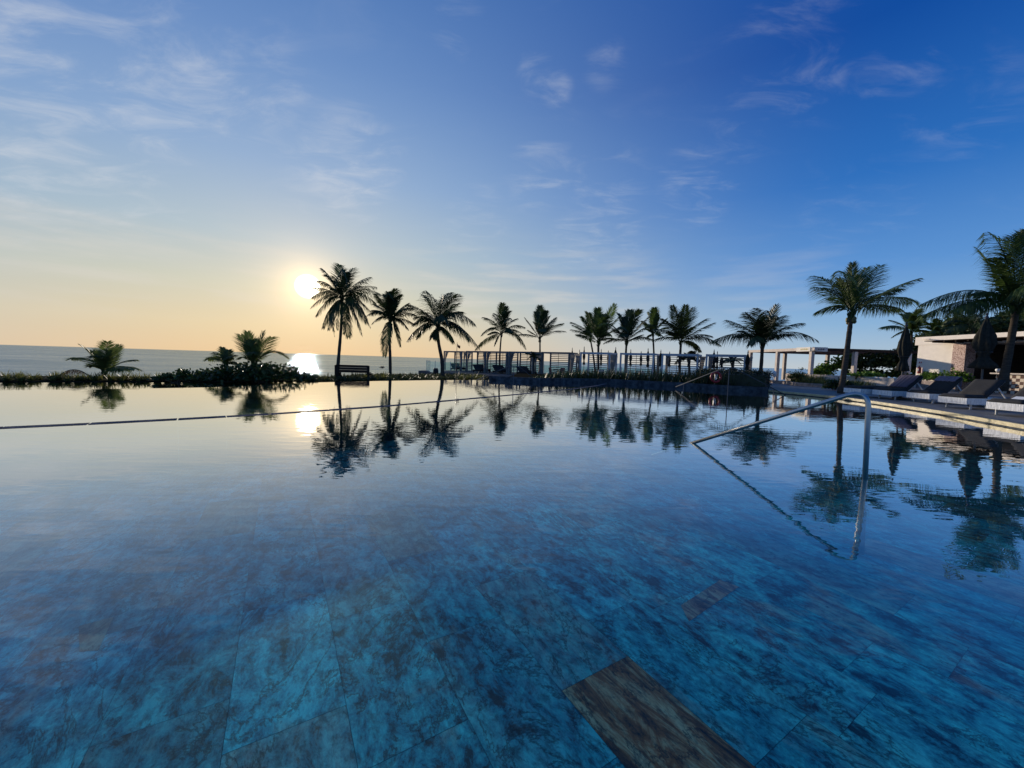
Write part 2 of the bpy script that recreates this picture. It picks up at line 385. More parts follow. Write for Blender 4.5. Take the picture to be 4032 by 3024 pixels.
# infinity edge lip
def offset(pts, d):
    out = []
    for i, p in enumerate(pts):
        a = pts[max(i - 1, 0)]; b_ = pts[min(i + 1, len(pts) - 1)]
        t = Vector((b_[0] - a[0], b_[1] - a[1])).normalized()
        out.append((p[0] - t.y * d, p[1] + t.x * d))
    return out
e1 = [(p.x, p.y) for p in E1]
mb = MB(); mb.strip(offset(e1, -.02), offset(e1, .12), -1.5, -.012)
tag(mb.build('infinity_edge', M_wall), kind='structure')
# garden bed beyond the basin (left) up to the terrace
tr2 = [(p.x, p.y) for p in TR]
bed = [tr2[0], tr2[1], tr2[2], tr2[3], tr2[4]] + [(p[0] - .1, p[1] + .16) for p in e1[8:]] + [(1.2, 24.2), (0, 31.5), (-4, 33), (-9.5, 30), (-11.5, 25.5), (-16, 21), (-24, 17.4), (-40, 12.6)]
mb = MB(); mb.prism(bed, -1.7, -.22)
tag(mb.build('planting_bed', M_soil), kind='structure')
# pool basin: slab floor
FZ = -.84
SL = [(2212, 2720), (2472, 2583), (3028, 3024)]
s0, s1, s2 = [gr(x, y, FZ) for x, y in SL]
u = (s1 - s0); SW = u.length; u.normalize(); v = (s2 - s1); v.normalize(); v = (v - u * v.dot(u)).normalized()
SLN = 1.25
fl = MB(); att = []
r2 = random.Random(11)
K = .0012
for j in range(-40, 40):
    sh = r2.uniform(0, SLN)
    i = -30
    while i < 30:
        ln = SLN
        base_p = s1 + u * (-(j + 1) * SW) + v * (i * SLN + (0 if j == 0 else sh))
        c4 = [base_p + u * K + v * K, base_p + u * (SW - K) + v * K, base_p + u * (SW - K) + v * (ln - K), base_p + u * K + v * (ln - K)]
        cc = (c4[0] + c4[2]) / 2
        i += 1
        if not (-26 < cc.x < 17 and -3 < cc.y < 27): continue
        brown = 1.0 if (j == 0 and i == 1) else (r2.random() ** 7 * .6)
        tilt = r2.uniform(-.0003, .0003)
        fl.add([(p.x, p.y, FZ + tilt * (1 if k < 2 else -1)) for k, p in enumerate(c4)], [(0, 1, 2, 3)])
        q = (r2.random(), r2.random(), brown, 1.0)
        att += [q] * 4
for pc in (((2681, 2383), (2836, 2283), (2909, 2310), (2713, 2447)), ((310, 2465), (447, 2428), (387, 2560), (314, 2565))):
    fl.add([tuple(gr(x_, y_, FZ + .003)) for x_, y_ in pc][::-1], [(0, 1, 2, 3)]); att += [(.31, .77, .80, 1.0)] * 4
M_slab = bpy.data.materials.new('pool_floor_quartzite'); M_slab.use_nodes = True
nd, ns, ls = node_kit(M_slab); b = ns['Principled BSDF']
t = nd('ShaderNodeTexCoord'); a = nd('ShaderNodeAttribute', attribute_name='slab')
sp = nd('ShaderNodeSeparateColor', {0: a.outputs['Color']})
off = nd('ShaderNodeCombineXYZ', {0: nd('ShaderNodeMath', {0: sp.outputs[0], 1: 37.0}, operation='MULTIPLY').outputs[0], 1: nd('ShaderNodeMath', {0: sp.outputs[1], 1: 23.0}, operation='MULTIPLY').outputs[0]})
pv = nd('ShaderNodeVectorMath', {0: t.outputs['Object'], 1: off.outputs[0]}, operation='ADD')
ang = math.atan2(v.y, v.x)
mpa = nd('ShaderNodeMapping', {0: pv.outputs[0], 'Rotation': (0, 0, -ang), 'Scale': (.55, 1.6, 1)}, vector_type='TEXTURE')
mpa.inputs['Rotation'].default_value = (0, 0, ang); mpa.inputs['Scale'].default_value = (1.35, .85, 1)
na = nd('ShaderNodeTexNoise', {'Vector': mpa.outputs[0], 'Scale': 4.2, 'Detail': 13, 'Roughness': .78, 'Distortion': .35})
nb = nd('ShaderNodeTexNoise', {'Vector': mpa.outputs[0], 'Scale': 1.3, 'Detail': 4, 'Roughness': .5, 'Distortion': 1.2})
ncn = nd('ShaderNodeTexNoise', {'Vector': mpa.outputs[0], 'Scale': 13, 'Detail': 8, 'Roughness': .75, 'Distortion': .3})
nv = nd('ShaderNodeTexNoise', {'Vector': mpa.outputs[0], 'Scale': 1.0, 'Detail': 9, 'Roughness': .68, 'Distortion': .5})
av = nd('ShaderNodeMath', {0: nd('ShaderNodeMath', {0: nv.outputs[0], 1: .5}, operation='SUBTRACT').outputs[0]}, operation='ABSOLUTE')
vein = nd('ShaderNodeMapRange', {0: av.outputs[0], 1: 0.0, 2: .016, 3: .30, 4: 1.0}, interpolation_type='SMOOTHSTEP')
rpa = nd('ShaderNodeValToRGB', {0: na.outputs[0]}); e = rpa.color_ramp.elements
e[0].position = .40; e[0].color = (.002, .036, .040, 1); e[1].position = .60; e[1].color = (.11, .74, .60, 1)
x = e.new(.46); x.color = (.018, .27, .28, 1)
mps = nd('ShaderNodeMapping', {0: pv.outputs[0], 'Rotation': (0, 0, ang), 'Scale': (2.4, .55, 1)}, vector_type='TEXTURE')
nst = nd('ShaderNodeTexNoise', {'Vector': mps.outputs[0], 'Scale': 4.0, 'Detail': 12, 'Roughness': .72, 'Distortion': .8})
greyf = nd('ShaderNodeMapRange', {0: sp.outputs[1], 1: .45, 2: 1.0, 3: 0.0, 4: .28})
rgy = nd('ShaderNodeMix', {0: greyf.outputs[0], 6: rpa.outputs[0], 7: nd('ShaderNodeMix', {0: 1.0, 6: nd('ShaderNodeRGBToBW', {0: rpa.outputs[0]}).outputs[0], 7: (.62, .95, .72, 1)}, data_type='RGBA', blend_type='MULTIPLY').outputs[2]}, data_type='RGBA')
rpb = nd('ShaderNodeValToRGB', {0: nst.outputs[0]}); e = rpb.color_ramp.elements
e[0].position = .36; e[0].color = (.012, .006, .004, 1); e[1].position = .60; e[1].color = (1.0, .50, .22, 1)
x = e.new(.48); x.color = (.55, .12, .025, 1)
rpc = nd('ShaderNodeValToRGB', {0: ncn.outputs[0]}); e = rpc.color_ramp.elements
e[0].position = .38; e[0].color = (.25, .25, .28, 1); e[1].position = .52; e[1].color = (1.0, 1.0, 1.0, 1)
patch = nd('ShaderNodeMapRange', {0: nb.outputs[0], 1: .56, 2: .68}, interpolation_type='SMOOTHSTEP')
bf = nd('ShaderNodeMath', {0: sp.outputs[2], 1: nd('ShaderNodeMath', {0: patch.outputs[0], 1: .38}, operation='MULTIPLY').outputs[0]}, operation='MAXIMUM')
mxc = nd('ShaderNodeMix', {0: bf.outputs[0], 6: rgy.outputs[2], 7: rpb.outputs[0]}, data_type='RGBA')
mxd = nd('ShaderNodeMix', {0: .8, 6: mxc.outputs[2], 7: rpc.outputs[0]}, data_type='RGBA', blend_type='MULTIPLY')
vv = nd('ShaderNodeMapRange', {0: sp.outputs[0], 3: .82, 4: 1.14})
hsn = nd('ShaderNodeHueSaturation', {'Color': mxd.outputs[2], 'Value': nd('ShaderNodeMath', {0: vv.outputs[0], 1: vein.outputs[0]}, operation='MULTIPLY').outputs[0]})
ls.new(hsn.outputs[0], b.inputs['Base Color']); b.inputs['Roughness'].default_value = .6
bpn = nd('ShaderNodeBump', {'Height': ncn.outputs[0], 'Strength': .35, 'Distance': .01}); ls.new(bpn.outputs[0], b.inputs['Normal'])
o = fl.build('pool_floor', M_slab)
ca = o.data.color_attributes.new('slab', 'FLOAT_COLOR', 'CORNER')
for k, q in enumerate(att): ca.data[k].color = q
tag(o, kind='structure')
mb = MB(); mb.prism([(-26, -3.5), (17, -3.5), (17, 27), (-26, 27)], -1.4, FZ - .008)
mb2 = MB(); mb2.add([(-26, -3.5, FZ - .01), (17, -3.5, FZ - .01), (17, 27, FZ - .01), (-26, 27, FZ - .01)], [(0, 1, 2, 3)])
M_grout = mat('grout', (.03, .12, .16), .9, .2, 5)
tag(mb2.build('pool_floor_grout', M_grout), kind='structure')
M_nose = mat('step_nosing_stone', (.015, .13, .15), .6, .4, 9)
def resample(pts, step):
    out = [Vector((pts[0][0], pts[0][1]))]
    for i in range(len(pts) - 1):
        a_ = Vector((pts[i][0], pts[i][1])); b_ = Vector((pts[i + 1][0], pts[i + 1][1])); ln = (b_ - a_).length; n = max(1, int(round(ln / step)))
        for k in range(1, n + 1): out.append(a_.lerp(b_, k / n))
    return out
# step in the floor with a rounded nose
arc = [gr(x, y, -.72) for x, y in ((2560, 1905), (2800, 1925), (2955, 1960), (3008, 2030), (3018, 2110), (3000, 2190), (2950, 2265), (2850, 2330), (2700, 2400))]
# divider strip flush with the water
DVpx = [(-700, 1712), (-300, 1696), (0, 1684), (350, 1668), (700, 1650), (1060, 1630), (1300, 1614), (1500, 1600), (1767, 1577), (2000, 1556), (2250, 1532), (2340, 1520), (2385, 1511)]
DV = [gr(x, y, .004) for x, y in DVpx]
def resample(pts, step):
    out = [Vector((pts[0][0], pts[0][1]))]; acc = 0
    for i in range(len(pts) - 1):
        a_ = Vector((pts[i][0], pts[i][1])); b_ = Vector((pts[i + 1][0], pts[i + 1][1])); ln = (b_ - a_).length; n = max(1, int(round(ln / step)))
        for k in range(1, n + 1): out.append(a_.lerp(b_, k / n))
    return out
dv = resample([(p.x, p.y) for p in DV], .8)
oa = offset(dv, -.10); ob = offset(dv, .10)
mb = MB(); r3 = random.Random(3)
for i in range(len(dv) - 1):
    g = .012
    def lp(a, b, t): return (a[0] + (b[0] - a[0]) * t, a[1] + (b[1] - a[1]) * t)
    q = [lp(oa[i], oa[i + 1], g), lp(oa[i], oa[i + 1], 1 - g), lp(ob[i], ob[i + 1], 1 - g), lp(ob[i], ob[i + 1], g)]
    mb.prism(q, -.85, .003 + r3.uniform(0, .004))
tag(mb.build('pool_divider', M_divider), kind='structure')
# far wall (stone, slightly proud of the water)
far = [(p.x, p.y) for p in FAR]
wl = far[:10]
mb = MB(); mb.strip(offset(wl, 0), offset(wl, .4), -1.5, .24)
tag(mb.build('stone_pool_wall', M_wall), 'low dark stone wall along the far side of the pool', 'wall')
# right deck with coping
cp = resample(far[9:], .9)
cpa = offset(cp, 0); cpb = offset(cp, .10)
mb = MB()
cpi = offset(cp, .02); mlow = MB()
for i in range(len(cp) - 1):
    mb.prism([cpa[i], cpa[i + 1], cpb[i + 1], cpb[i]], .03, .12); mlow.prism([cpi[i], cpi[i + 1], cpb[i + 1], cpb[i]], -1.5, .029)
tag(mb.build('pool_coping', M_coping), kind='structure')
tag(mlow.build('pool_side_wall', M_wall), kind='structure')
dk = [tuple(p) for p in cpb] + [(60, -10), (60, 31.8), (24, 31.8), (22, 44), (17.2, 44), (15.5, 26), (wl[-1][0] + .2, wl[-1][1] + .42)]
mb = MB(); mb.prism(dk, -1.55, .115)
tag(mb.build('pool_deck', M_deck), kind='structure')
# raised beds behind the wall, terrace of the cabanas
wo_ = offset(wl, .402)
bedc = [tuple(p) for p in wo_] + [(15.3, 26), (16.8, 29.5), (8, 31.3), (3.5, 33.8), (0.6, 34.5), (-.5, 24.4)]
mb = MB(); mb.prism(bedc, -1.7, .05)
tag(mb.build('hedge_bed', M_soil), kind='structure')
ter = [(-11.0, 45), (-10.9, 46.6), (-6, 52), (4, 50), (17, 44), (21.9, 43.5), (19, 30), (17, 29.2), (15.4, 27), (8, 29.9), (3.5, 32.6), (.6, 33.2), (-1, 34), (-5, 40)]
M_terr = matte(mat('terrace_paving', (.13, .12, .115), .7, .15, 3, bump=.2))
mb = MB(); mb.prism(ter, -1.7, -.36)
tag(mb.build('cabana_terrace', M_terr), kind='structure')
mb = MB(); mb.prism([(-22, -9), (14, -9), (9.0, -3.0), (-22, -3.0)], -1.5, .12)
tag(mb.build('near_deck', M_deck), kind='structure')

# ------------------------------------------------------------------ palms
def bez(p0, c_, p2, t): return p0 * (1 - t) ** 2 + c_ * (2 * t * (1 - t)) + p2 * t * t
UP = Vector((0, 0, 1))
def frond(mb, p0, c_, p2, leaf, rr, n=34, hang=.55, wd=.045, rach=.022, lift=.15, ragged=0.0):
    K_ = 12
    pts = [bez(p0, c_, p2, k / K_) for k in range(K_ + 1)]
    L_ = sum((pts[k + 1] - pts[k]).length for k in range(K_))
    mb.mi = 0
    mb.tube(pts, [rach * (1 - .8 * k / K_) + .003 for k in range(K_ + 1)], 4, cap=False)
    sk = rr.uniform(-.25, .25)
    for i in range(n):
        t = .14 + .86 * (i / (n - 1)) ** .92
        t = min(t, .995)
        p = bez(p0, c_, p2, t); T = (bez(p0, c_, p2, min(1, t + .03)) - bez(p0, c_, p2, t - .03)).normalized()
        S = T.cross(UP)
        if S.length < .15: S = T.cross(Vector((0.3, 1, 0)))
        S.normalize(); S = (Matrix.Rotation(sk, 3, T) @ S)
        Nn = S.cross(T)
        prof = (math.sin(math.pi * min(1, t * .88 + .10)) ** .55)
        for sd in (-1, 1):
            if ragged and rr.random() < ragged: continue
            ln = leaf * prof * rr.uniform(.78, 1.12)
            h = hang * rr.uniform(.7, 1.3)
            hz = math.sqrt(max(0, 1 - T.z * T.z))
            d1 = (T * (.65 + .5 * t) + S * sd * (.9 - .4 * hz * min(1, hang)) + Nn * lift * rr.uniform(.2, 1.4) * (1.3 - hz) - UP * h * (.15 + .75 * hz)).normalized()
            d2 = (d1 * .85 - UP * h * (.4 + 1.0 * hz) + T * .15 + Vector((rr.uniform(-.12, .12), rr.uniform(-.12, .12), 0))).normalized()
            a_ = p; m_ = a_ + d1 * ln * .5; e_ = m_ + d2 * ln * .5
            wv = d1.cross(Nn)
            if wv.length < .1: wv = T
            wv = (wv.normalized() * .8 + Nn * rr.uniform(-.5, .5)).normalized() * wd * .5
            b0 = len(mb.v)
            mb.v += [tuple(a_ - wv * .6), tuple(a_ + wv * .6), tuple(m_ + wv), tuple(m_ - wv), tuple(e_)]
            mb.f += [(b0, b0 + 1, b0 + 2, b0 + 3), (b0 + 3, b0 + 2, b0 + 4)]
            mb.m += [0, 0]
def palm(label, Y, trunk_px, tips, leaf_f=.26, seed=1, nuts=False, tr=(.15, .10), hang=.55, extra=6, name='coconut_palm', group=None, skirt=0, wd=.045, cat='palm tree', leaf_m=None, nleaf=34, sag=.0, heart=True):
    rr = random.Random(seed)
    pts = [at(x, y, Y) for x, y in trunk_px]; tr = (tr[0] * .72, tr[1] * .72); nleaf = int(nleaf * 1.5); wd *= (1.35 if Y > 35 else 1.0 if Y > 16.5 and Y != 18 else .78); leaf_f *= (1.08 if Y > 35 else 1.15 if Y > 20 else 1.3); extra = int(extra * .55); tips = [(a_[0] * 1.1, a_[1] * 1.06) + tuple(a_[2:]) for a_ in tips] if Y > 18 else tips
    base_ = pts[0].copy(); root = thing(name, label, cat, base_, group=group)
    loc = [p - base_ for p in pts]
    # smooth trunk
    tp = []
    if len(loc) >= 3:
        for k in range(len(loc) - 1):
            a_, b_ = loc[k], loc[k + 1]
            ta = (loc[k + 1] - loc[max(k - 1, 0)]) * .5; tb = (loc[min(k + 2, len(loc) - 1)] - loc[k]) * .5
            for q in range(8):
                s = q / 8; h00 = 2 * s ** 3 - 3 * s ** 2 + 1; h10 = s ** 3 - 2 * s ** 2 + s; h01 = -2 * s ** 3 + 3 * s ** 2; h11 = s ** 3 - s ** 2
                tp.append(a_ * h00 + ta * h10 + b_ * h01 + tb * h11)
        tp.append(loc[-1])
    else:
        tp = [loc[0].lerp(loc[-1], k / 16) for k in range(17)]
    n = len(tp)
    tm = MB()
    ring = []; rads = []
    for k, p in enumerate(tp):
        f = k / (n - 1)
        ring.append(p); rads.append(tr[0] * (1 - f) + tr[1] * f + (.25 * tr[0] * max(0, 1 - f * 8)) + rr.uniform(-.006, .006))
    ring[0] = ring[0] - Vector((0, 0, .4)); tm.tube(ring, rads, 10)
    tm.build('trunk', M_trunk, root, smooth=True)
    hub = loc[-1]; S = Y / F
    cm = MB()
    # fibrous heart / boots
    if heart:
        for k in range(16):
            a_ = rr.uniform(0, 6.28); z_ = rr.uniform(-.18, .25) * (tr[1] / .10)
            q0 = hub + Vector((math.cos(a_) * tr[1] * .7, math.sin(a_) * tr[1] * .7, z_ - .15))
            q1 = q0 + Vector((math.cos(a_) * tr[1] * 1.5, math.sin(a_) * tr[1] * 1.5, rr.uniform(.2, .5)))
            cm.tube([q0, q1], [.05, .015], 4)
    R0 = max(math.hypot(a_[0], a_[1]) for a_ in tips) * S
    for k, tt in enumerate(tips):
        dx, dy = tt[0] * S, tt[1] * S
        L2 = math.hypot(dx, dy)
        bulge = tt[2] * S if len(tt) > 2 and tt[2] is not None else (.22 * L2 + max(0, -dy) * .75 + abs(dx) * .12)
        dep = tt[3] if len(tt) > 3 else rr.uniform(-.55, .55)
        p2 = hub + Vector((dx, dep * R0 * .9, dy))
        # projection drift of a tip that is nearer or farther than the hub
        p2.x += (base_.x + hub.x) * (dep * R0 * .9) / Y; p2.z += (base_.z + hub.z - CAMH) * (dep * R0 * .9) / Y
        c_ = hub + (p2 - hub) * .42 + Vector((0, 0, bulge))
        L3 = (p2 - hub).length + bulge * .5
        up_ = max(0, dy / (L2 + 1e-6))
        frond(cm, hub + Vector((rr.uniform(-.05, .05), rr.uniform(-.05, .05), rr.uniform(-.05, .1))), c_, p2, leaf_f * max(L3, .7 * R0), rr, n=nleaf, hang=hang * (1 - .55 * up_), wd=wd)
    for k in range(extra):
        s_ = 1 if k % 2 else -1
        dx = rr.uniform(-.35, .35) * R0; dy = rr.uniform(-.05, .75) * R0; dep = s_ * rr.uniform(.55, .95) * R0
        p2 = hub + Vector((dx + (base_.x + hub.x) * dep / Y, dep, dy + (base_.z + hub.z - CAMH) * dep / Y)); c_ = hub + (p2 - hub) * .45 + Vector((0, 0, .35 * R0))
        frond(cm, hub, c_, p2, leaf_f * R0 * 1.05, rr, n=nleaf - 6, hang=hang, wd=wd)
    for k in range(skirt):
        a_ = rr.uniform(0, 6.28); ln = R0 * rr.uniform(.55, .95)
        p2 = hub + Vector((math.cos(a_) * R0 * rr.uniform(.05, .25), math.sin(a_) * R0 * .2, -ln)); c_ = hub + Vector((math.cos(a_) * R0 * .4, math.sin(a_) * R0 * .3, -.1))
        frond(cm, hub, c_, p2, leaf_f * R0 * .7, rr, n=nleaf - 8, hang=1.3, wd=wd, ragged=.2)
    crown = cm.build('crown', leaf_m or (M_palmy if name == 'young_palm' and Y < 25 else M_palm), root)
    if nuts:
        nm = MB()
        for k in range(7):
            a_ = rr.uniform(0, 6.28); nm.ball(hub + Vector((math.cos(a_) * tr[1] * 1.5, math.sin(a_) * tr[1] * 1.5, -.18 - rr.uniform(0, .2))), .085, 8, (1, 1, 1.2))
        nm.build('coconuts', M_coco, crown, smooth=True)
    return root
G_P = 'coconut palms along the seafront'
palm('tall coconut palm beside the sun, drooping dry skirt under its crown', 26, [(1327, 1486), (1334, 1400), (1343, 1290), (1347, 1180)],
     [(-108, 8, 55), (-92, -62, 70), (118, -8, 65), (84, -76, 80), (-58, 88, 35), (-85, 65, 40), (120, 50, 45), (-69, 108, 30), (-9, 128), (40, 118, 25), (96, 83, 35), (134, 25, 55), (110, -51, 60), (99, -94, 70), (69, -123, 70), (22, -130, 50), (-98, 40, 30), (-105, -29, 60), (-69, -108, 60), (-45, -105, 50), (20, 95), (-30, 80), (60, 50), (80, -20, 60), (-40, 40, 30), (50, -70, 60)],
     seed=1, tr=(.17, .10), hang=.9, extra=3, skirt=4, nleaf=27, leaf_f=.29, group=G_P)
palm('slender coconut palm with two dead fronds hanging, second from the sun', 26.5, [(1537, 1488), (1536, 1400), (1534, 1330), (1538, 1262)],
     [(-66, -14, 45), (62, -30, 45), (-62, 60, 25), (80, 50, 30), (-52, 90, 10), (14, 110), (34, 94), (66, 68, 20), (-80, 16, 50), (87, 22, 40), (87, -11, 30), (36, -95, 60), (-20, -125, 70), (-70, 36, 30), (-20, 95), (5, 80), (-10, 100), (48, 45, 20)],
     seed=2, tr=(.15, .10), hang=.7, extra=5, nuts=True, group=G_P)
palm('stout coconut palm with curved trunk beside the glass balustrade', 27, [(1742, 1486), (1740, 1420), (1727, 1350), (1722, 1290)],
     [(-90, 10, 60), (112, -40, 80), (-70, -40, 60), (-44, 112, 45), (67, 118, 30), (42, 134), (124, 18, 95), (157, -73, 95), (-99, -48, 70), (-103, 78, 35), (-82, 35, 40), (56, -50, 45), (-16, -34, 5), (92, 62, 50), (20, 105), (75, 95, 30), (100, -10, 60), (-60, 60, 30)],
     seed=3, tr=(.19, .13), hang=.7, extra=7, leaf_f=.31, group=G_P)
palm('coconut palm with arching fronds rising behind the second and third cabana', 46, [(1968, 1470), (1968, 1400), (1974, 1318)],
     [(-65, 60, 35), (-69, -5, 60), (-94, -60, 40), (-23, -43, 25), (1, 111), (26, 85, 30), (56, 62, 30), (85, 30, 45), (91, -50, 75), (77, 5, 40), (-50, 0, 25), (-30, 70), (15, 100), (50, 0, 30)],
     seed=4, tr=(.17, .12), hang=.6, extra=6, leaf_f=.24, group=G_P)
palm('compact upright coconut palm left of the fifth cabana, coconuts under its crown', 45, [(2124, 1475), (2126, 1400), (2126, 1334)],
     [(-57, 75, 5), (-43, 30, 5), (-83, 11, 20), (-18, 100), (-4, 120), (18, 100), (56, 81, 10), (80, 58, 25), (91, 30, 30), (47, 54), (30, 85), (-25, 60)],
     seed=5, tr=(.16, .12), hang=.4, extra=5, nuts=True, leaf_f=.23, group=G_P)
palm('leaning coconut palm with thin tilted trunk at the left of the tight palm group', 42, [(2345, 1475), (2336, 1400), (2325, 1338)],
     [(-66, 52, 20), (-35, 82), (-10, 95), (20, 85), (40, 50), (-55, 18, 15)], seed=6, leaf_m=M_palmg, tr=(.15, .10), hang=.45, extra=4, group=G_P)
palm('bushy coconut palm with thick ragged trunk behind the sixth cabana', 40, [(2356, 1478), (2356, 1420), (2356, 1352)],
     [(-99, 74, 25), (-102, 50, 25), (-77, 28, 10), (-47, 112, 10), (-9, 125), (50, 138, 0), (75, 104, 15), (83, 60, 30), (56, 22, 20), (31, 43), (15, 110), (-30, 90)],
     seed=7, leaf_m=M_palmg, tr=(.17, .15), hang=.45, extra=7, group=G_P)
palm('wide dark coconut palm above the gap between sixth and seventh cabana', 39, [(2462, 1476), (2464, 1400), (2467, 1350)],
     [(-80, -4, 35), (-34, 108), (7, 122), (39, 117), (75, 98, 15), (94, 70, 30), (96, 15, 35), (-50, 50, 10), (58, 33, 10), (30, 85), (-15, 95), (-62, 68, 20)],
     seed=8, tr=(.17, .13), hang=.5, extra=8, group=G_P)
palm('narrow tufted coconut palm with long bare trunk at the right of the tight palm group', 42, [(2578, 1476), (2575, 1400), (2571, 1318)],
     [(-22, 80), (0, 95), (16, 85), (46, 60, 10), (60, 28, 20), (-40, 48, 10), (-32, 18, 15), (35, -4, 15), (-20, -10, 12), (10, 72)],
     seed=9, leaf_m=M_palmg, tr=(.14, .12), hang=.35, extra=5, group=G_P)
palm('broad coconut palm with spread fronds behind the eighth cabana', 36, [(2676, 1480), (2677, 1420), (2681, 1352)],
     [(-99, 48, 35), (-102, 8, 40), (-37, 133, 0), (9, 133, 0), (39, 138, 0), (91, 98, 30), (113, 78, 20), (141, -2, 60), (75, -30, 50), (-70, 85, 20), (40, 60), (110, 30, 40), (-50, 40, 25)],
     seed=10, tr=(.17, .14), hang=.5, extra=5, group=G_P)
palm('wide coconut palm on the dark hedge left of the beige pergola', 26, [(2992, 1490), (2998, 1430), (3002, 1362)],
     [(-171, 12, 75), (-130, 88, 40), (-68, 114, 25), (-30, 127), (40, 152, 10), (70, 117, 50), (133, 84, 50), (182, 25, 85), (79, 100, 30), (-90, 55, 30), (100, 45, 35), (0, 120), (-100, 30, 50), (-20, 90), (30, 100)],
     seed=11, tr=(.17, .14), hang=.6, extra=8, group=G_P)
palm('sunlit coconut palm with swept-right fronds growing beside the white lounger end', 18, [(3311, 1545), (3330, 1420), (3345, 1300), (3353, 1238)],
     [(-153, 138, 65), (-148, 95, 55), (-151, 0, 60), (-14, 193, 0), (101, 200, -10), (45, 188, 0), (232, 135, 40), (252, 62, 85), (200, 25, 60), (-60, 135, 20), (150, 85, 60), (15, 160), (-90, 70, 30), (180, 100, 50)],
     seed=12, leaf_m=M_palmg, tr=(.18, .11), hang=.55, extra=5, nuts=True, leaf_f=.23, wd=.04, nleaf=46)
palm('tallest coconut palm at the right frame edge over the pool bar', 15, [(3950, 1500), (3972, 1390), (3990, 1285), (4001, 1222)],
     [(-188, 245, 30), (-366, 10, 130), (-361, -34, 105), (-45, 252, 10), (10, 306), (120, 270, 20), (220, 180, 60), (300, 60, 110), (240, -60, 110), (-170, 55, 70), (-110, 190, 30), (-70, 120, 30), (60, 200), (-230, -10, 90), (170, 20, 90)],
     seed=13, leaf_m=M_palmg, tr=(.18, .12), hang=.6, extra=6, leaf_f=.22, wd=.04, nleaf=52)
# palms behind the pool bar
palm('green palm rising behind the left end of the pool bar roof', 40, [(3590, 1420), (3590, 1310)],
     [(-109, 15, 35), (-85, 45, 20), (-45, 69), (20, 84), (54, 74, 10), (85, 40, 25), (-70, -20, 30), (75, 0, 25), (-20, 75), (0, 60)], seed=14, leaf_m=M_palmg, hang=.5, extra=8, tr=(.15, .12))
palm('small palm with feathery fronds over the pool bar roof', 36, [(3690, 1420), (3690, 1315)],
     [(-70, 20, 30), (-50, 45, 10), (-10, 55), (30, 50), (60, 30, 20), (70, -5, 20), (-60, -20, 30)], seed=15, leaf_m=M_palmg, hang=.5, extra=8, tr=(.15, .12))
palm('dark palm behind the pool bar beneath the tallest palm crown', 34, [(3830, 1420), (3830, 1290)],
     [(-110, 10, 45), (-80, 60, 20), (-10, 75), (50, 70), (90, 40, 30), (100, -5, 35), (-90, -20, 40)], seed=16, hang=.6, extra=9, tr=(.15, .12))
# small trunkless palms
G_S = 'young palms without trunks by the water'
palm('young trunkless palm at far left, fronds spread like a fan over the sea', 17.5, [(410, 1497), (411, 1475)],
     [(-127, 58, 60), (-85, 108, 30), (65, 123, 0), (16, 123, 0), (134, 65, 35), (116, 25, 40), (-40, 90), (40, 100), (-60, 30, 40), (70, 20, 30)],
     seed=21, tr=(.12, .08), hang=.35, extra=3, leaf_f=.28, group=G_S, name='young_palm', wd=.03)
palm('young palm with feathery upright fronds growing out of the sea grape bush', 19, [(1000, 1480), (1000, 1440)],
     [(-54, 24, 40), (-47, 115, 0), (-22, 125, 0), (36, 128, 0), (61, 102, 10), (61, 55, 25), (125, 38, 75), (0, 100), (20, 90), (-30, 70)],
     seed=22, tr=(.12, .08), hang=.3, extra=3, leaf_f=.30, group=G_S, name='young_palm', wd=.03)
palm('smallest young palm, half sunk in the left side of the sea grape bush', 19.5, [(890, 1480), (890, 1440)],
     [(-66, 22, 45), (-12, 68, 10), (-40, 50, 20), (30, 40, 20), (50, 5, 30), (10, 60)],
     seed=23, tr=(.10, .07), hang=.5, extra=3, leaf_f=.30, group=G_S, name='young_palm', wd=.03)
palm('short young palm standing in the gap right of the fourth cabana', 38, [(2101, 1470), (2102, 1406)],
     [(-30, 14, 12), (-24, -10, 16), (22, 10, 12), (26, -14, 18), (-8, 20), (10, 18)], seed=24, tr=(.14, .10), hang=.7, extra=5, leaf_f=.35, group='short palms among the cabanas', name='young_palm')
palm('short spreading palm behind the right half of the eighth cabana', 37, [(2716, 1478), (2712, 1420)],
     [(-48, -12, 40), (-40, 14, 25), (-16, 28), (18, 30), (42, 18, 25), (54, -14, 40), (-20, 0, 25), (25, 0, 25)], seed=25, tr=(.16, .14), hang=.6, extra=10, leaf_f=.32, group='short palms among the cabanas', name='young_palm')
palm('short spreading palm seen through the slats of the ninth cabana', 35, [(2884, 1484), (2884, 1428)],
     [(-44, -8, 35), (-36, 14, 20), (-10, 26), (20, 28), (40, 8, 25), (34, -10, 30)], seed=26, tr=(.16, .14), hang=.6, extra=10, leaf_f=.32, group='short palms among the cabanas', name='young_palm')
# fallen dry frond
mb = MB(); p0 = at(350, 1480, 17); p2 = at(225, 1482, 17); c_ = at(290, 1430, 17)
frond(mb, Vector((0, 0, 0)), c_ - p0, p2 - p0, .45, random.Random(4), n=30, hang=.9, wd=.03)
tag(mb.build('palm_frond', M_palmdry, loc=p0), 'dry reddish palm frond arching over the lilies at far left', 'palm frond')
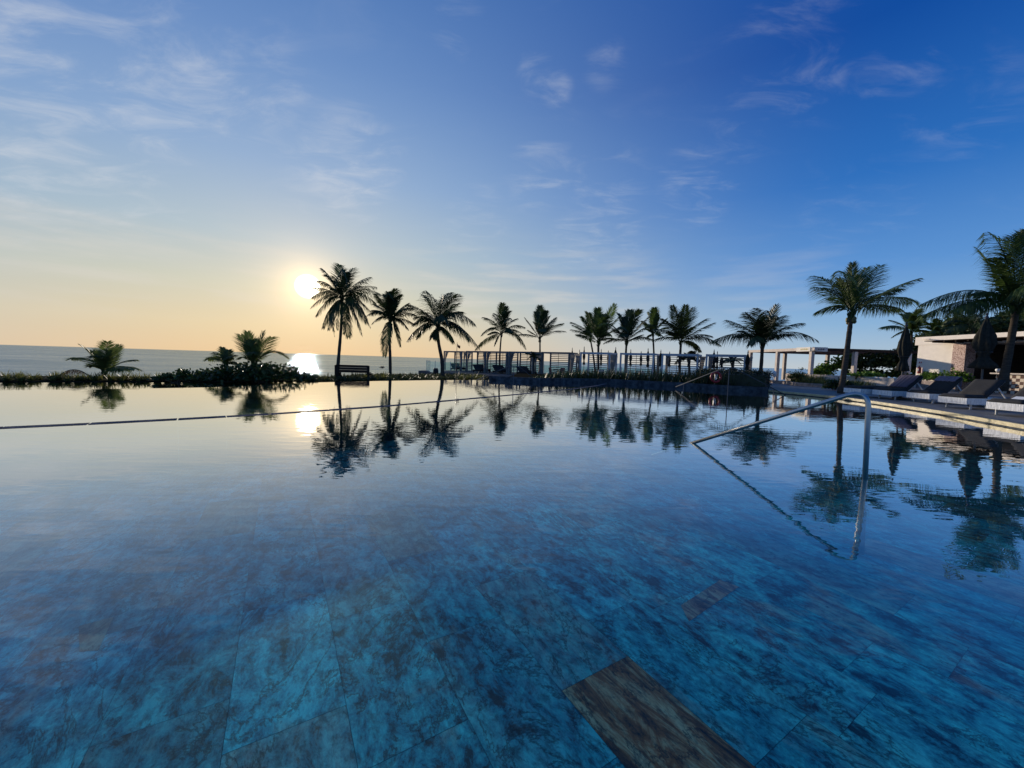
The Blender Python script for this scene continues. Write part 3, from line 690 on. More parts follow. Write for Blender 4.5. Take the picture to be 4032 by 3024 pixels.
# ------------------------------------------------------------------ shrubs and ground plants
def leafcloud(mb, c, rad, n, ls_, rr, shell=.55, flat=.35, round_=False):
    for k in range(n):
        a_ = rr.uniform(0, 6.283); z_ = rr.uniform(-.25, 1); q = math.sqrt(max(0, 1 - z_ * z_)); rr_ = rr.uniform(shell, 1.0) * (1 + .12 * math.sin(a_ * 3 + c[0]) + .10 * math.sin(a_ * 7 + z_ * 5))
        p = Vector((c[0] + rad[0] * q * math.cos(a_) * rr_, c[1] + rad[1] * q * math.sin(a_) * rr_, c[2] + rad[2] * z_ * rr_))
        d = Vector((rr.gauss(0, 1), rr.gauss(0, 1), rr.gauss(0, 1) * flat + .2)).normalized(); s = d.cross(Vector((rr.gauss(0, 1), rr.gauss(0, 1), rr.gauss(0, 1)))).normalized()
        l = ls_ * rr.uniform(.6, 1.3); wv = l * (.85 if round_ else .42)
        b0 = len(mb.v)
        mb.v += [tuple(p), tuple(p + d * l * .35 + s * wv * .5), tuple(p + d * l * .8 + s * wv * .35), tuple(p + d * l), tuple(p + d * l * .8 - s * wv * .35), tuple(p + d * l * .35 - s * wv * .5)]
        mb.f.append((b0, b0 + 1, b0 + 2, b0 + 3, b0 + 4, b0 + 5)); mb.m.append(mb.mi)
def bush(name, label, cat, base_, lobes, n, ls_, m, seed, round_=False, group=None, stems=6, shell=.45):
    rr = random.Random(seed); root = thing(name, label, cat, base_, group=group)
    sm = MB()
    for k in range(stems):
        lb = lobes[k % len(lobes)]; tip = Vector(lb[0]) + Vector((rr.uniform(-.4, .4) * lb[1][0], rr.uniform(-.4, .4) * lb[1][1], rr.uniform(0, .4) * lb[1][2]))
        st = Vector((rr.uniform(-.02, .02), rr.uniform(-.02, .02), -.1)); sm.tube([st, st.lerp(tip, .5) + Vector((rr.uniform(-.1, .1), 0, .05)), tip], [.03, .022, .012], 5)
    sm.build('stems', M_stem, root)
    cm = MB(); tot = sum(l[1][0] * l[1][2] for l in lobes)
    for c_, rad in lobes: leafcloud(cm, c_, rad, int(n * rad[0] * rad[2] / tot), ls_, rr, round_=round_, shell=shell)
    cm.build('foliage', m, root)
    return root
def lobes_from_px(base_, Y, lst, dz=0.0):
    out = []
    for (px, py, rx, rz) in lst:
        p = at(px, py, Y) - base_; s_ = Y / F
        out.append(((p.x, rnd.uniform(-.2, .2), p.z), (rx * s_, max(.35, rx * s_ * .8), rz * s_)))
    return out
bb = at(1000, 1500, 19); bb.z = -.22
bush('sea_grape_bush', 'wide dark sea grape bush on the bank below the sun', 'bush', bb,
     lobes_from_px(bb, 19, [(820, 1485, 60, 38), (900, 1478, 70, 48), (985, 1475, 80, 52), (1070, 1475, 80, 50), (1150, 1482, 60, 46), (1210, 1492, 48, 30), (760, 1492, 45, 26), (1030, 1490, 120, 30), (880, 1490, 110, 30)]),
     5200, .13, M_shrub, 31, round_=True, stems=14, shell=.2)
bb = at(700, 1500, 17); bb.z = -.22
bush('sea_grape_bush', 'low round-leaved bush at the left foot of the big sea grape', 'bush', bb,
     lobes_from_px(bb, 17, [(680, 1490, 42, 24), (735, 1484, 30, 34), (640, 1494, 30, 14)]), 800, .11, M_shrub, 32, round_=True, shell=.2)
# strap-leaved lily clumps
def lily_mesh(seed, n=52, ln=.55):
    rr = random.Random(seed); mb = MB()
    for k in range(n):
        a_ = rr.uniform(0, 6.283); el = rr.uniform(.35, 1.3); l = ln * rr.uniform(.6, 1.1)
        d = Vector((math.cos(a_) * math.cos(el), math.sin(a_) * math.cos(el), math.sin(el)))
        p = Vector((rr.uniform(-.08, .08), rr.uniform(-.08, .08), -.02)); s = d.cross(UP)
        s = s.normalized() * .022; seg = 4; pr = None
        for q in range(seg + 1):
            w_ = s * (1 - (q / seg) ** 1.6 * .95)
            b0 = len(mb.v); mb.v += [tuple(p - w_), tuple(p + w_)]
            if q: mb.f.append((b0 - 2, b0 - 1, b0 + 1, b0)); mb.m.append(0)
            p = p + d * l / seg; d = (d - UP * .16 * rr.uniform(.5, 1.8)).normalized()
    me = bpy.data.meshes.new('lily_plant'); me.from_pydata(mb.v, [], mb.f); me.materials.append(M_lily); return me
LM = [lily_mesh(s) for s in range(41, 46)]
LG = 'strap-leaved lilies along the infinity edge'
rl = random.Random(51)
def put_lily(p, sc_, label, group):
    o = bpy.data.objects.new('lily_plant', LM[rl.randrange(5)]); COL.objects.link(o)
    o.location = p; o.rotation_euler = (0, 0, rl.uniform(0, 6.28)); o.scale = (sc_,) * 3; tag(o, label, 'plant', group); return o
trl = resample([(p.x, p.y) for p in TR], .42)
for q in trl:
    if q.x < -25: continue
    for row in range(3):
        x_, y_ = q.x + rl.uniform(-.2, .2), q.y + .2 + row * .42 + rl.uniform(-.15, .15)
        s_ = rl.uniform(.62, .92) if q.x < -11.5 else rl.uniform(.5, .8)
        put_lily((x_, y_, -.22), s_, 'strap-leaved lily in the dense row at the far edge of the lower basin', LG)
e8 = resample(e1[7:], .28)
for q in e8:
    x_, y_ = q.x + rl.uniform(-.3, .1), q.y + .45 + rl.uniform(0, .5)
    put_lily((x_, y_, -.24), rl.uniform(.35, .6), 'small lily in the sparse row between the bench and the cabana terrace', 'small lilies behind the infinity edge')
for px, py, Y, s_, lb in ((1445, 1497, 22.5, 1.15, 'tall spiky lily under the right end of the wooden bench'), (1510, 1496, 23, 1.15, 'tall spiky lily just left of the slender palm trunk'), (1290, 1499, 20, .8, 'thin lily at the right tip of the sea grape bush'), (1480, 1497, 23, .9, 'spiky lily between bench and slender palm')):
    p = at(px, py, Y); p.z = -.22; put_lily(p, s_, lb, 'tall spiky lilies near the bench')
for px, Y, s_ in ((1815, 24.5, 1.1), (1845, 25, 1.25), (1872, 24.5, 1.2), (1895, 24.6, .9)):
    p = at(px, 1490, Y); p.z = -.2; put_lily(p, s_, 'yellow-green spiky plant in the clump at the start of the stone wall', 'yellow-green clump at the wall end')
rgc = random.Random(63); gm = MB()
ea, eb = [gr(x_, y_, -.22) for x_, y_ in ((1180, 1506), (1900, 1499))]
for k in range(2600):
    t_ = rgc.random(); q0_ = ea.lerp(eb, t_); x_, y_ = q0_.x - rgc.uniform(-.2, .6), q0_.y + .3 + rgc.random() ** 1.3 * 7.5
    if y_ > 31.5 or y_ > 24.5 + (x_ + 13) * 1.2: continue
    hgt = rgc.uniform(.10, .30) * (1.5 if rgc.random() < .12 else 1)
    for j in range(5):
        a_ = rgc.uniform(0, 6.283); el = rgc.uniform(.5, 1.4); d = Vector((math.cos(a_) * math.cos(el), math.sin(a_) * math.cos(el), math.sin(el)))
        p = Vector((x_, y_, -.23)); s = d.cross(UP).normalized() * .035
        for sg in range(3):
            w_ = s * (1 - (sg / 2) ** 1.5 * .9); b0 = len(gm.v); gm.v += [tuple(p - w_), tuple(p + w_)]
            if sg: gm.f.append((b0 - 2, b0 - 1, b0 + 1, b0)); gm.m.append(0)
            p = p + d * hgt / 2; d = (d - UP * .15).normalized()
M_bank = leafmat('bank_leaf', (.025, .035, .012), (.07, .08, .025), .3, 1.5)
tag(gm.build('bank_plants', M_bank), 'low dark creeping plants on the bank between bench and cabana terrace', kind='stuff')
# dense planting behind the far wall: nobody could count it
rg = random.Random(61); gm = MB()
wlr = resample(offset(wl, .75), .22)
for i, q in enumerate(wlr):
    f = i / len(wlr)
    if f < .12: continue
    for row in range(5):
        x_, y_ = q.x + rg.uniform(-.12, .12) + row * .22, q.y + row * .5 + rg.uniform(-.2, .2)
        hgt = (.55 + .42 * min(1, f * 1.3)) * rg.uniform(.75, 1.1) * min(1, (f - .08) * 6)
        for k in range(7):
            a_ = rg.uniform(0, 6.283); el = rg.uniform(.9, 1.5); d = Vector((math.cos(a_) * math.cos(el), math.sin(a_) * math.cos(el), math.sin(el)))
            p = Vector((x_, y_, .05)); s = d.cross(UP).normalized() * .026
            for sg in range(4):
                w_ = s * (1 - (sg / 3) ** 1.5 * .9); b0 = len(gm.v); gm.v += [tuple(p - w_), tuple(p + w_)]
                if sg: gm.f.append((b0 - 2, b0 - 1, b0 + 1, b0)); gm.m.append(0)
                p = p + d * hgt / 3; d = (d - UP * .12 * rg.uniform(.2, 1.6)).normalized()
M_gc = leafmat('ground_cover_leaf', (.018, .032, .012), (.045, .07, .022), .2, 1.5)
tag(gm.build('ground_cover', M_gc), 'dense dark strap-leaved planting behind the stone pool wall', kind='stuff')
# dark hedge with lifebuoy
def box_hedge(name, label, poly, z0, z1, n, ls_, m, seed, cat='hedge', jitter=.12):
    rr = random.Random(seed); mb = MB()
    xs = [p[0] for p in poly]; ys = [p[1] for p in poly]
    def inside(x, y):
        c_ = False; j = len(poly) - 1
        for i in range(len(poly)):
            if (poly[i][1] > y) != (poly[j][1] > y) and x < (poly[j][0] - poly[i][0]) * (y - poly[i][1]) / (poly[j][1] - poly[i][1]) + poly[i][0]: c_ = not c_
            j = i
        return c_
    k = 0
    while k < n:
        x, y = rr.uniform(min(xs), max(xs)), rr.uniform(min(ys), max(ys))
        if not inside(x, y): continue
        z = z0 + (z1 - z0) * (1 - rr.random() ** 2 * .95) + rr.gauss(0, 1) * jitter * .5
        d = Vector((rr.gauss(0, 1), rr.gauss(0, 1), rr.gauss(0, 1) * .6 + .3)).normalized(); s = d.cross(Vector((rr.gauss(0, 1), rr.gauss(0, 1), rr.gauss(0, 1)))).normalized()
        l = ls_ * rr.uniform(.6, 1.3); b0 = len(mb.v); p = Vector((x, y, z))
        mb.v += [tuple(p), tuple(p + d * l * .5 + s * l * .25), tuple(p + d * l), tuple(p + d * l * .5 - s * l * .25)]; mb.f.append((b0, b0 + 1, b0 + 2, b0 + 3)); mb.m.append(0); k += 1
    root = thing(name, label, cat, (0, 0, 0))
    mb.build('foliage', m, root)
    im = MB(); cx_ = sum(xs) / len(xs); cy_ = sum(ys) / len(ys)
    im.prism([(cx_ + (x - cx_) * .93, cy_ + (y - cy_) * .93) for x, y in poly], z0 - .1, z1 - .14); im.build('branches', M_hedge, root)
    return root
ha, hb, hc, hd = at(2730, 1500, 22.0), at(3038, 1500, 18.9), at(3042, 1500, 22.5), at(2760, 1500, 25)
box_hedge('hedge', 'dark clipped hedge above the pool edge behind the lifebuoy', [(ha.x, ha.y), (at(2850, 1500, 20.2).x, 20.2), (hb.x - .1, hb.y + .1), (hc.x, hc.y), (hd.x, hd.y)], .05, .95, 6500, .10, M_hedge, 71)
# lifebuoy
lp_ = at(2819, 1485, 20.1)
root = thing('lifebuoy', 'red and white lifebuoy ring hanging on the dark hedge', 'lifebuoy', lp_)
for part, m_, segs in (('ring', M_red, [(0, 40)]), ('band', M_white, None)):
    mb = MB(); Rr, rt = .25, .055
    if segs:
        vs = []; fs = []; n = 40
        for i in range(n):
            a_ = 2 * math.pi * i / n
            for k in range(8):
                b2 = 2 * math.pi * k / 8; q = Rr + rt * math.cos(b2); vs.append((q * math.cos(a_), rt * math.sin(b2), q * math.sin(a_)))
        for i in range(n):
            for k in range(8): fs.append((i * 8 + k, i * 8 + (k + 1) % 8, ((i + 1) % n) * 8 + (k + 1) % 8, ((i + 1) % n) * 8 + k))
        mb.add(vs, fs); mb.build(part, m_, root, smooth=True)
    else:
        for a0 in ():
            bmm = MB(); pts = [(Rr * math.cos(a0 + t_), 0, Rr * math.sin(a0 + t_)) for t_ in (-.12, 0, .12)]; bmm.tube(pts, rt + .004, 10); bmm.build('band', m_, root, smooth=True)
for x_ in (-.035, .035):
    mb = MB(); mb.beam((x_ * .6, .0, -.13), (x_ * 1.5, .0, .14), .035, .02); mb.build('throw_line', M_white, root)
mb = MB(); mb.box((0, .09, -.28), (.05, .04, .9)); mb.build('post', M_pole, root)
# ------------------------------------------------------------------ handrails
def rail(label, top_pts, posts, rad=.025, group='steel pool handrails', steel=None):
    steel = steel or M_steel
    b_ = Vector((top_pts[0][0], top_pts[0][1], 0)); root = thing('handrail', label, 'handrail', b_, group=group)
    # rounded polyline
    pts = []
    tp = [Vector(p) - b_ for p in top_pts]
    for i, p in enumerate(tp):
        if 0 < i < len(tp) - 1:
            a_ = (tp[i - 1] - p); c_ = (tp[i + 1] - p); ra = min(.22, a_.length * .4); rc = min(.22, c_.length * .4)
            q0 = p + a_.normalized() * ra; q2 = p + c_.normalized() * rc
            for k in range(9): pts.append(bez(q0, p, q2, k / 8))
        else: pts.append(p)
    mb = MB(); mb.tube(pts, rad, 14); mb.build('rail', steel, root, smooth=True)
    for (a_, c_) in posts:
        mb = MB(); mb.tube([Vector(a_) - b_, Vector(c_) - b_], rad * .8, 10); mb.build('post', steel, root, smooth=True)
    return root
p_in = gr(2728, 1745, -.0); p_w = gr(3418, 1890, 0); p_top = at(3444, 1527, p_w.y); p_foot = Vector((p_w.x, p_w.y, FZ))
dirn = (p_in - Vector((p_top.x, p_top.y, p_top.z))); low = p_in + dirn * (.35)
rail('curved steel handrail rising from the water in the right foreground', [low, p_top + Vector((-.03, .03, -.01)), p_foot], [])
def rail2(label, post_px, Yp, ztop, le_px, ri_px):
    pp = at(post_px[0], post_px[1], Yp); tx = Vector((pp.x, pp.y, pp.z))
    tl = at(post_px[0] - 18, post_px[1], Yp + .1); tr_ = at(post_px[0] + 20, post_px[1] + 1, Yp + .1)
    le = gr(*le_px, .1); ri = gr(*ri_px, .0)
    def mid(a_, b_, t, zz_): m_ = a_.lerp(b_, t); return (m_, Vector((m_.x, m_.y, zz_)))
    rail(label, [le, tl, tr_, ri], [((tx.x, tx.y, tx.z), (tx.x, tx.y, -.8)), mid(le, tl, .2, -.3), mid(ri, tr_, .25, -.5)], rad=.019, steel=M_steeld)
rail2('double-armed steel handrail in the far water in front of the lifebuoy', (2872, 1448), 15.2, 1.1, (2661, 1523), (3093, 1556))
rail2('double-armed steel handrail in front of the third and fourth cabana', (2023, 1442), 18.0, .95, (1875, 1497), (2115, 1500))
# ------------------------------------------------------------------ bench
bc = at(1387, 1486, 22.5); bc.z = -.22
root = thing('bench', 'dark wooden bench seen from behind at the foot of the tall palm', 'bench', bc, rz=R(4))
s_ = 22.5 / F; bw = 132 * s_; topz = at(1387, 1437, 22.5).z - bc.z
mb = MB()
for k in range(3): mb.box((0, .0, topz - .07 - k * .145), (bw - .1, .05, .135))
mb.build('backrest', M_wood, root)
mb = MB()
for k in range(4): mb.box((0, .09 + k * .115, topz - .43), (bw - .1, .105, .04))
mb.build('seat', M_wood, root)
for x_ in (-bw / 2 + .09, bw / 2 - .07):
    mb = MB(); mb.box((x_, .0, (topz - .02) / 2 - .05), (.2 if x_ < 0 else .13, .1, topz + .06)); mb.build('leg', M_wood, root)
    mb = MB(); mb.box((x_, .5, (topz - .45) / 2 - .05), (.13, .1, topz - .4)); mb.build('leg', M_wood, root)
# bird over the sea
bp_ = at(1505, 1448, 40); root = thing('bird', 'small dark bird flying low over the sea between bench and slender palm', 'bird', bp_)
mb = MB(); mb.ball((0, 0, 0), .09, 10, (1.9, .8, .8)); mb.ball((.2, 0, .05), .05, 8); mb.tube([(-.15, 0, 0), (-.32, 0, .02)], [.05, .015], 6); mb.build('body', M_dark, root, smooth=True)
for sd in (-1, 1):
    mb = MB(); mb.tube([(.02, sd * .05, .04), (.05, sd * .25, .16), (-.05, sd * .48, .12)], [.045, .035, .008], 6); mb.build('wing', M_dark, root, smooth=True)
# ------------------------------------------------------------------ cabanas
def curtain(mb, x, y, h, wt, wm, wb, tie=.45, n=28, th=.05, sx=1, shift=0.0):
    """gathered drape hanging from the roof frame, tied to the post"""
    vs = []; rows = 12
    for r_ in range(rows + 1):
        f = r_ / rows
        if f < tie: wd_ = wt + (wm - wt) * (f / tie) ** .8
        else: wd_ = wm + (wb - wm) * ((f - tie) / (1 - tie)) ** .7
        for k in range(n + 1):
            t_ = k / n; fo = math.sin(t_ * math.pi * 9 + r_ * .15) * th * (.4 + .6 * min(1, wd_ / .4))
            vs.append((x + sx * (t_ * wd_ + shift * f), y + fo, h * (1 - f) + .03))
    fs = []
    for r_ in range(rows):
        for k in range(n): fs.append((r_ * (n + 1) + k, r_ * (n + 1) + k + 1, (r_ + 1) * (n + 1) + k + 1, (r_ + 1) * (n + 1) + k))
    mb.add(vs, fs)
CABS = [  # left px, right px, top y, curtains kind
 (1749, 1817, 1382, 'a'), (1837, 1912, 1382, 'a'), (1912, 1997, 1383, 'b'), (2007, 2098, 1384, 'b'),
 (2134, 2240, 1386, 'c'), (2287, 2400, 1387, 'c'), (2444, 2572, 1390, 'd'), (2608, 2746, 1393, 'd'), (2782, 2932, 1395.5, 'd')]
ORD = ['first', 'second', 'third', 'fourth', 'fifth', 'sixth', 'seventh', 'eighth', 'ninth']
CL = ['leftmost slatted cabana with tied dark curtains behind the flagpole', 'slatted cabana second from the left, light gathered curtain at its right post', 'slatted cabana third from the left, in front of the arching palm', 'slatted cabana fourth from the left, beside the short young palm',
      'slatted cabana fifth from the left with terracotta chairs', 'slatted cabana sixth from the left around two palm trunks', 'pale slatted cabana third from the right with three closed umbrellas behind', 'pale slatted cabana second from the right before the broad palm', 'pale slatted cabana at the right end of the row beside a closed umbrella']
CABI = []
for i, (xl, xr, yt, kd) in enumerate(CABS):
    xc = (xl + xr) / 2; Yc = .95 * F / (hor(xc) - yt); th = R(-38 if i < 4 else -33)
    P = at(xc, yt, Yc)
    tgt = (xr - xl)
    lo, hi = .5, 6
    for _ in range(40):
        wd_ = (lo + hi) / 2; dx, dy = math.cos(th) * wd_ / 2, math.sin(th) * wd_ / 2
        pr = ((P.x + dx) / (P.y + dy) - (P.x - dx) / (P.y - dy)) * F
        if pr < tgt: lo = wd_
        else: hi = wd_
    w_ = wd_; h = P.z + .36; d_ = 1.9
    root = thing('cabana', CL[i], 'cabana', (P.x, P.y, -.36), th, group='slatted cabanas in a row on the terrace'); CABI.append((root, P, w_, h, th))
    fm = M_frame if i < 5 else M_framew
    pw_ = .13
    for (x_, y_) in ((-w_ / 2, 0), (w_ / 2, 0), (-w_ / 2, d_), (w_ / 2, d_)):
        mb = MB(); mb.box((x_, y_, h / 2), (pw_, pw_, h)); mb.build('post', fm, root)
    mb = MB()
    for y_ in (0, d_): mb.box((0, y_, h - .08), (w_ - pw_ - .004, pw_ - .01, .15))
    for x_ in (-w_ / 2, w_ / 2): mb.box((x_, d_ / 2, h - .08), (pw_ - .01, d_ - pw_ - .004, .15))
    if i < 5:
        for k in range(5): mb.box((-w_ / 2 + (k + 1) * w_ / 6, d_ / 2, h - .04), (.04, d_ - pw_ - .01, .05))
    mb.build('roof_frame', fm, root)
    mb = MB()
    nsl = 11
    for k in range(nsl): mb.box((0, d_, .35 + k * (h - .6) / (nsl - 1)), (w_ - pw_ - .01, .03, .075 if i < 5 else .055))
    for x_ in (-w_ / 5, w_ / 5): mb.box((x_, d_ + .032, h / 2), (.035, .03, h - .3))
    mb.build('slat_screen', M_slat, root)
    hh = h - .2
    def cur(x, y, *a_, **k_):
        mb = MB(); curtain(mb, x, y, hh, *a_, **k_); mb.build('curtain', M_curt, root, smooth=True)
    if kd == 'a':
        cur(-w_ / 2 + .05, .12, .62, .10, .16); cur(w_ / 2 - .05, .12, .5, .28, .32, sx=-1); cur(-w_ / 2 + .05, d_ - .12, .30, .12, .16); cur(0.2, d_ - .12, .5, .12, .16)
    elif kd == 'b':
        cur(-w_ / 2 + .05, .12, .5, .16, .2); cur(w_ / 2 + .08, .0, .95, .18, .38, sx=1, shift=-.12); cur(-.1, d_ - .12, .5, .2, .2); cur(.6, d_ - .12, .3, .14, .16)
    elif kd == 'c':
        cur(-w_ / 2 - .08, 0, .6, .14, .34, sx=-1); cur(w_ / 2 + .09, .0, .6, .42, .30, sx=1); cur(w_ / 2 - .8, d_ - .12, .26, .16, .2)
    else:
        cur(-w_ / 2 + .08, .9, .35, .2, .28); cur(w_ / 2 + .08, .9, .42, .26, .36, sx=1)
# daybeds in the first four cabanas
def daybed(label, loc, rz, group=None):
    root = thing('daybed', label, 'daybed', loc, rz, group=group)
    mb = MB(); mb.box((0, 0, .22), (1.5, 1.7, .16)); mb.build('base', M_wood, root)
    for x_ in (-.65, .65):
        for y_ in (-.75, .75): mb = MB(); mb.box((x_, y_, .07), (.09, .09, .14)); mb.build('leg', M_wood, root)
    mb = MB(); mb.box((0, -.25, .37), (1.44, 1.1, .14)); mb.build('mattress', M_dark, root)
    mb = MB(); mb.box((0, .62, .62), (1.44, .75, .12), M=Matrix.Rotation(R(42), 3, 'X')); mb.build('backrest', M_dark, root)
    return root
for i in range(4):
    r_, P, w_, h, th = CABI[i]
    q = Matrix.Rotation(th, 3, 'Z') @ Vector((.1, .95, 0)); daybed('dark daybed with raised back inside the %s cabana from the left' % ORD[i], (P.x + q.x, P.y + q.y, -.358), th + R(75), 'daybeds under the cabanas')
# chairs and tables
def chair(loc, rz, label, m=M_chair):
    root = thing('armchair', label, 'chair', loc, rz, group='chairs under the cabanas')
    mb = MB(); mb.box((0, 0, .42), (.5, .5, .07)); mb.build('seat', m, root)
    mb = MB(); mb.box((0, .24, .68), (.5, .06, .46), M=Matrix.Rotation(R(-8), 3, 'X')); mb.build('backrest', m, root)
    for x_ in (-.22, .22):
        for y_ in (-.22, .22): mb = MB(); mb.box((x_, y_, .19), (.04, .04, .38)); mb.build('leg', M_pole, root)
        mb = MB(); mb.box((x_, 0, .6), (.04, .44, .03)); mb.build('armrest', M_pole, root)
    return root
def table(loc, rz, label):
    root = thing('table', label, 'table', loc, rz, group='low tables under the cabanas')
    mb = MB(); mb.box((0, 0, .7), (.8, .8, .04)); mb.build('tabletop', M_wood, root)
    mb = MB(); mb.lathe([(.22, 0), (.22, .02), (.035, .04), (.035, .68)], 12); mb.build('pedestal', M_pole, root)
for i in (4, 5, 6, 7):
    r_, P, w_, h, th = CABI[i]; Rm = Matrix.Rotation(th, 3, 'Z')
    for k, (x_, y_, rz_) in enumerate(((-.85, 1.1, 90), (.85, 1.1, -90), (0, 1.55, 0))):
        q = Rm @ Vector((x_, y_, 0)); chair((P.x + q.x, P.y + q.y, -.358), th + R(rz_), ('%s chair at the table under the %s cabana from the left' % (['left', 'right', 'rear'][k], ORD[i])), M_chair if i == 4 else M_wicker)
    q = Rm @ Vector((0, .8, 0)); table((P.x + q.x, P.y + q.y, -.358), th, 'square dining table under the %s cabana from the left' % ORD[i])
# glass balustrade beyond the cabanas and at the terrace's left end
M_glass = bpy.data.materials.new('balustrade_glass'); M_glass.use_nodes = True
nd, ns, ls = node_kit(M_glass); ns.clear()
tr_ = nd('ShaderNodeBsdfTransparent', {0: (.80, .93, .91, 1)}); gl = nd('ShaderNodeBsdfGlossy', {0: (.8, .95, .95, 1), 1: .05}); fr = nd('ShaderNodeFresnel', {0: 1.5})
mx = nd('ShaderNodeMixShader', {0: fr.outputs[0], 1: tr_.outputs[0], 2: gl.outputs[0]})
df = nd('ShaderNodeBsdfDiffuse', {0: (.45, .75, .72, 1)}); m2 = nd('ShaderNodeMixShader', {0: .07, 1: mx.outputs[0], 2: df.outputs[0]})
nd('ShaderNodeOutputMaterial', {0: m2.outputs[0]})
def balustrade(label, pts, z, h=1.1):
    b_ = Vector((pts[0][0], pts[0][1], z)); root = thing('glass_balustrade', label, 'balustrade', b_)
    rs = resample(pts, 1.6)
    for i, p in enumerate(rs):
        mb = MB(); mb.box((p.x - b_.x, p.y - b_.y, h / 2 + .02), (.05, .05, h + .06)); mb.build('post', M_framew, root)
        if i:
            a_ = Vector((rs[i - 1].x - b_.x, rs[i - 1].y - b_.y, h / 2)); c_ = Vector((p.x - b_.x, p.y - b_.y, h / 2)); dd = (c_ - a_).normalized() * .04
            mb = MB(); mb.beam(a_ + dd, c_ - dd, .012, h - .08); mb.build('glass_panel', M_glass, root)
tl_ = at(1692, 1468, 41); tl2 = at(1745, 1470, 37.5)
a0 = gr(1745, 1472, -.36)
balustrade('pale green glass balustrade at the left end of the cabana terrace', [(tl2.x - .3, 37.9), (tl_.x, 41), (-10.2, 45.6)], -.36, 1.2)
balustrade('glass balustrade with white posts on the sea side of the terrace', [(-10.0, 46.2), (-5.6, 50.6), (4, 48.8), (17, 42.8)], -.36)
mb = MB(); q0, q1 = at(1682, 1470, 34), at(1760, 1472, 31.2); mb.beam((q0.x, q0.y, -.52), (q1.x, q1.y, -.52), .5, .3); tag(mb.build('timber_step', M_wood), 'dark timber step edge below the glass balustrade', 'step')
pd = at(1716, 1458, 36); root = thing('drum_stool', 'small dark drum stool behind the glass balustrade', 'stool', (pd.x, pd.y, -.36))
mb = MB(); mb.lathe([(.17, 0), (.24, .12), (.26, .3), (.22, .5), (.18, .56)], 16); mb.build('body', M_dark, root, smooth=True)
mb = MB(); mb.lathe([(.18, .562), (.19, .58), (.17, .60)], 16); mb.build('seat', M_pole, root, smooth=True)
# flagpole
fp = at(1795, 1480, 30); ft = at(1800, 1348, 30)
root = thing('flagpole', 'thin flagpole with a small drooping flag in front of the leftmost cabana', 'flagpole', (fp.x, fp.y, -.36))
mb = MB(); mb.tube([(0, 0, 0), (ft.x - fp.x, 0, ft.z + .36)], [.03, .02], 8); mb.build('pole', M_pole, root)
mb = MB(); vs = []; fs = []
for k in range(9):
    for j in range(2): vs.append((ft.x - fp.x + .03 + k * .028, .03 * math.sin(k * 1.3), ft.z + .36 - .12 - j * .22 - .12 * min(k / 4, 1)))
for k in range(8): fs.append((k * 2, k * 2 + 1, k * 2 + 3, k * 2 + 2))
mb.add(vs, fs); mb.build('flag', M_flag, root)
# ------------------------------------------------------------------ closed umbrellas
def umbrella(label, px, ytop, ybot, Y, ybase_z, wpx, skirt=1.0, group='closed umbrellas on the terrace', seed=0, pxb=None):
    T_ = at(px, ytop, Y); Bt = at(pxb or px, ybot, Y); b_ = Vector((Bt.x, Y, ybase_z)); root = thing('closed_umbrella', label, 'umbrella', b_, group=group)
    H = T_.z - ybase_z; cb = Bt.z - ybase_z; Lc = H - cb; r_ = wpx / 2 * Y / F; rr = random.Random(seed)
    mb = MB(); mb.tube([(0, 0, 0), (T_.x - b_.x, 0, H + .02)], .028, 8); mb.build('pole', M_pole, root)
    mb = MB(); mb.lathe([(.26, 0), (.26, .05), (.05, .08), (.04, .25)], 16); mb.build('base', M_pole, root)
    ph = rr.uniform(0, 6); lean = (T_.x - b_.x)
    def fold(k, z): return .42 * (abs(math.sin(k * math.pi * 3.5 / 24 + ph + z * .5)) - .55) + .14 * math.sin(k * .55 + z * 7 + ph)
    prof = [(.2, 0), (.60 * skirt, .015), (.55 * skirt, .08), (.38, .20), (.30, .25), (.42, .32), (.58, .42), (.62, .50), (.54, .64), (.36, .80), (.15, .94), (.04, 1.0)]
    cm = MB(); vs0 = len(cm.v); cm.lathe([(a_ * r_, cb + z_ * Lc) for a_, z_ in prof], 48, fold=fold)
    cm.v = [(x_ + lean * ((z_ - 0) / H), y_, z_) for x_, y_, z_ in cm.v]
    cano = cm.build('canopy', M_paras, root, smooth=True)
    tm = MB(); tm.lathe([(.05 * 1.2, 0), (.02, .1), (.035, .13), (.0, .2)], 8, c=(lean, 0, H - .02)); tm.build('finial', M_pole, root)
    sm = MB(); zt = cb + .33 * Lc; sm.tube([(lean * zt / H + r_ * .52 * math.cos(a_ * math.pi / 8), r_ * .52 * math.sin(a_ * math.pi / 8), zt) for a_ in range(17)], .012, 4, cap=False); sm.build('strap', M_pole, cano)
    return root
def RX(u_): return 2200 + u_ / 3.687
def RY(v_): return 1180 + v_ / 3.687
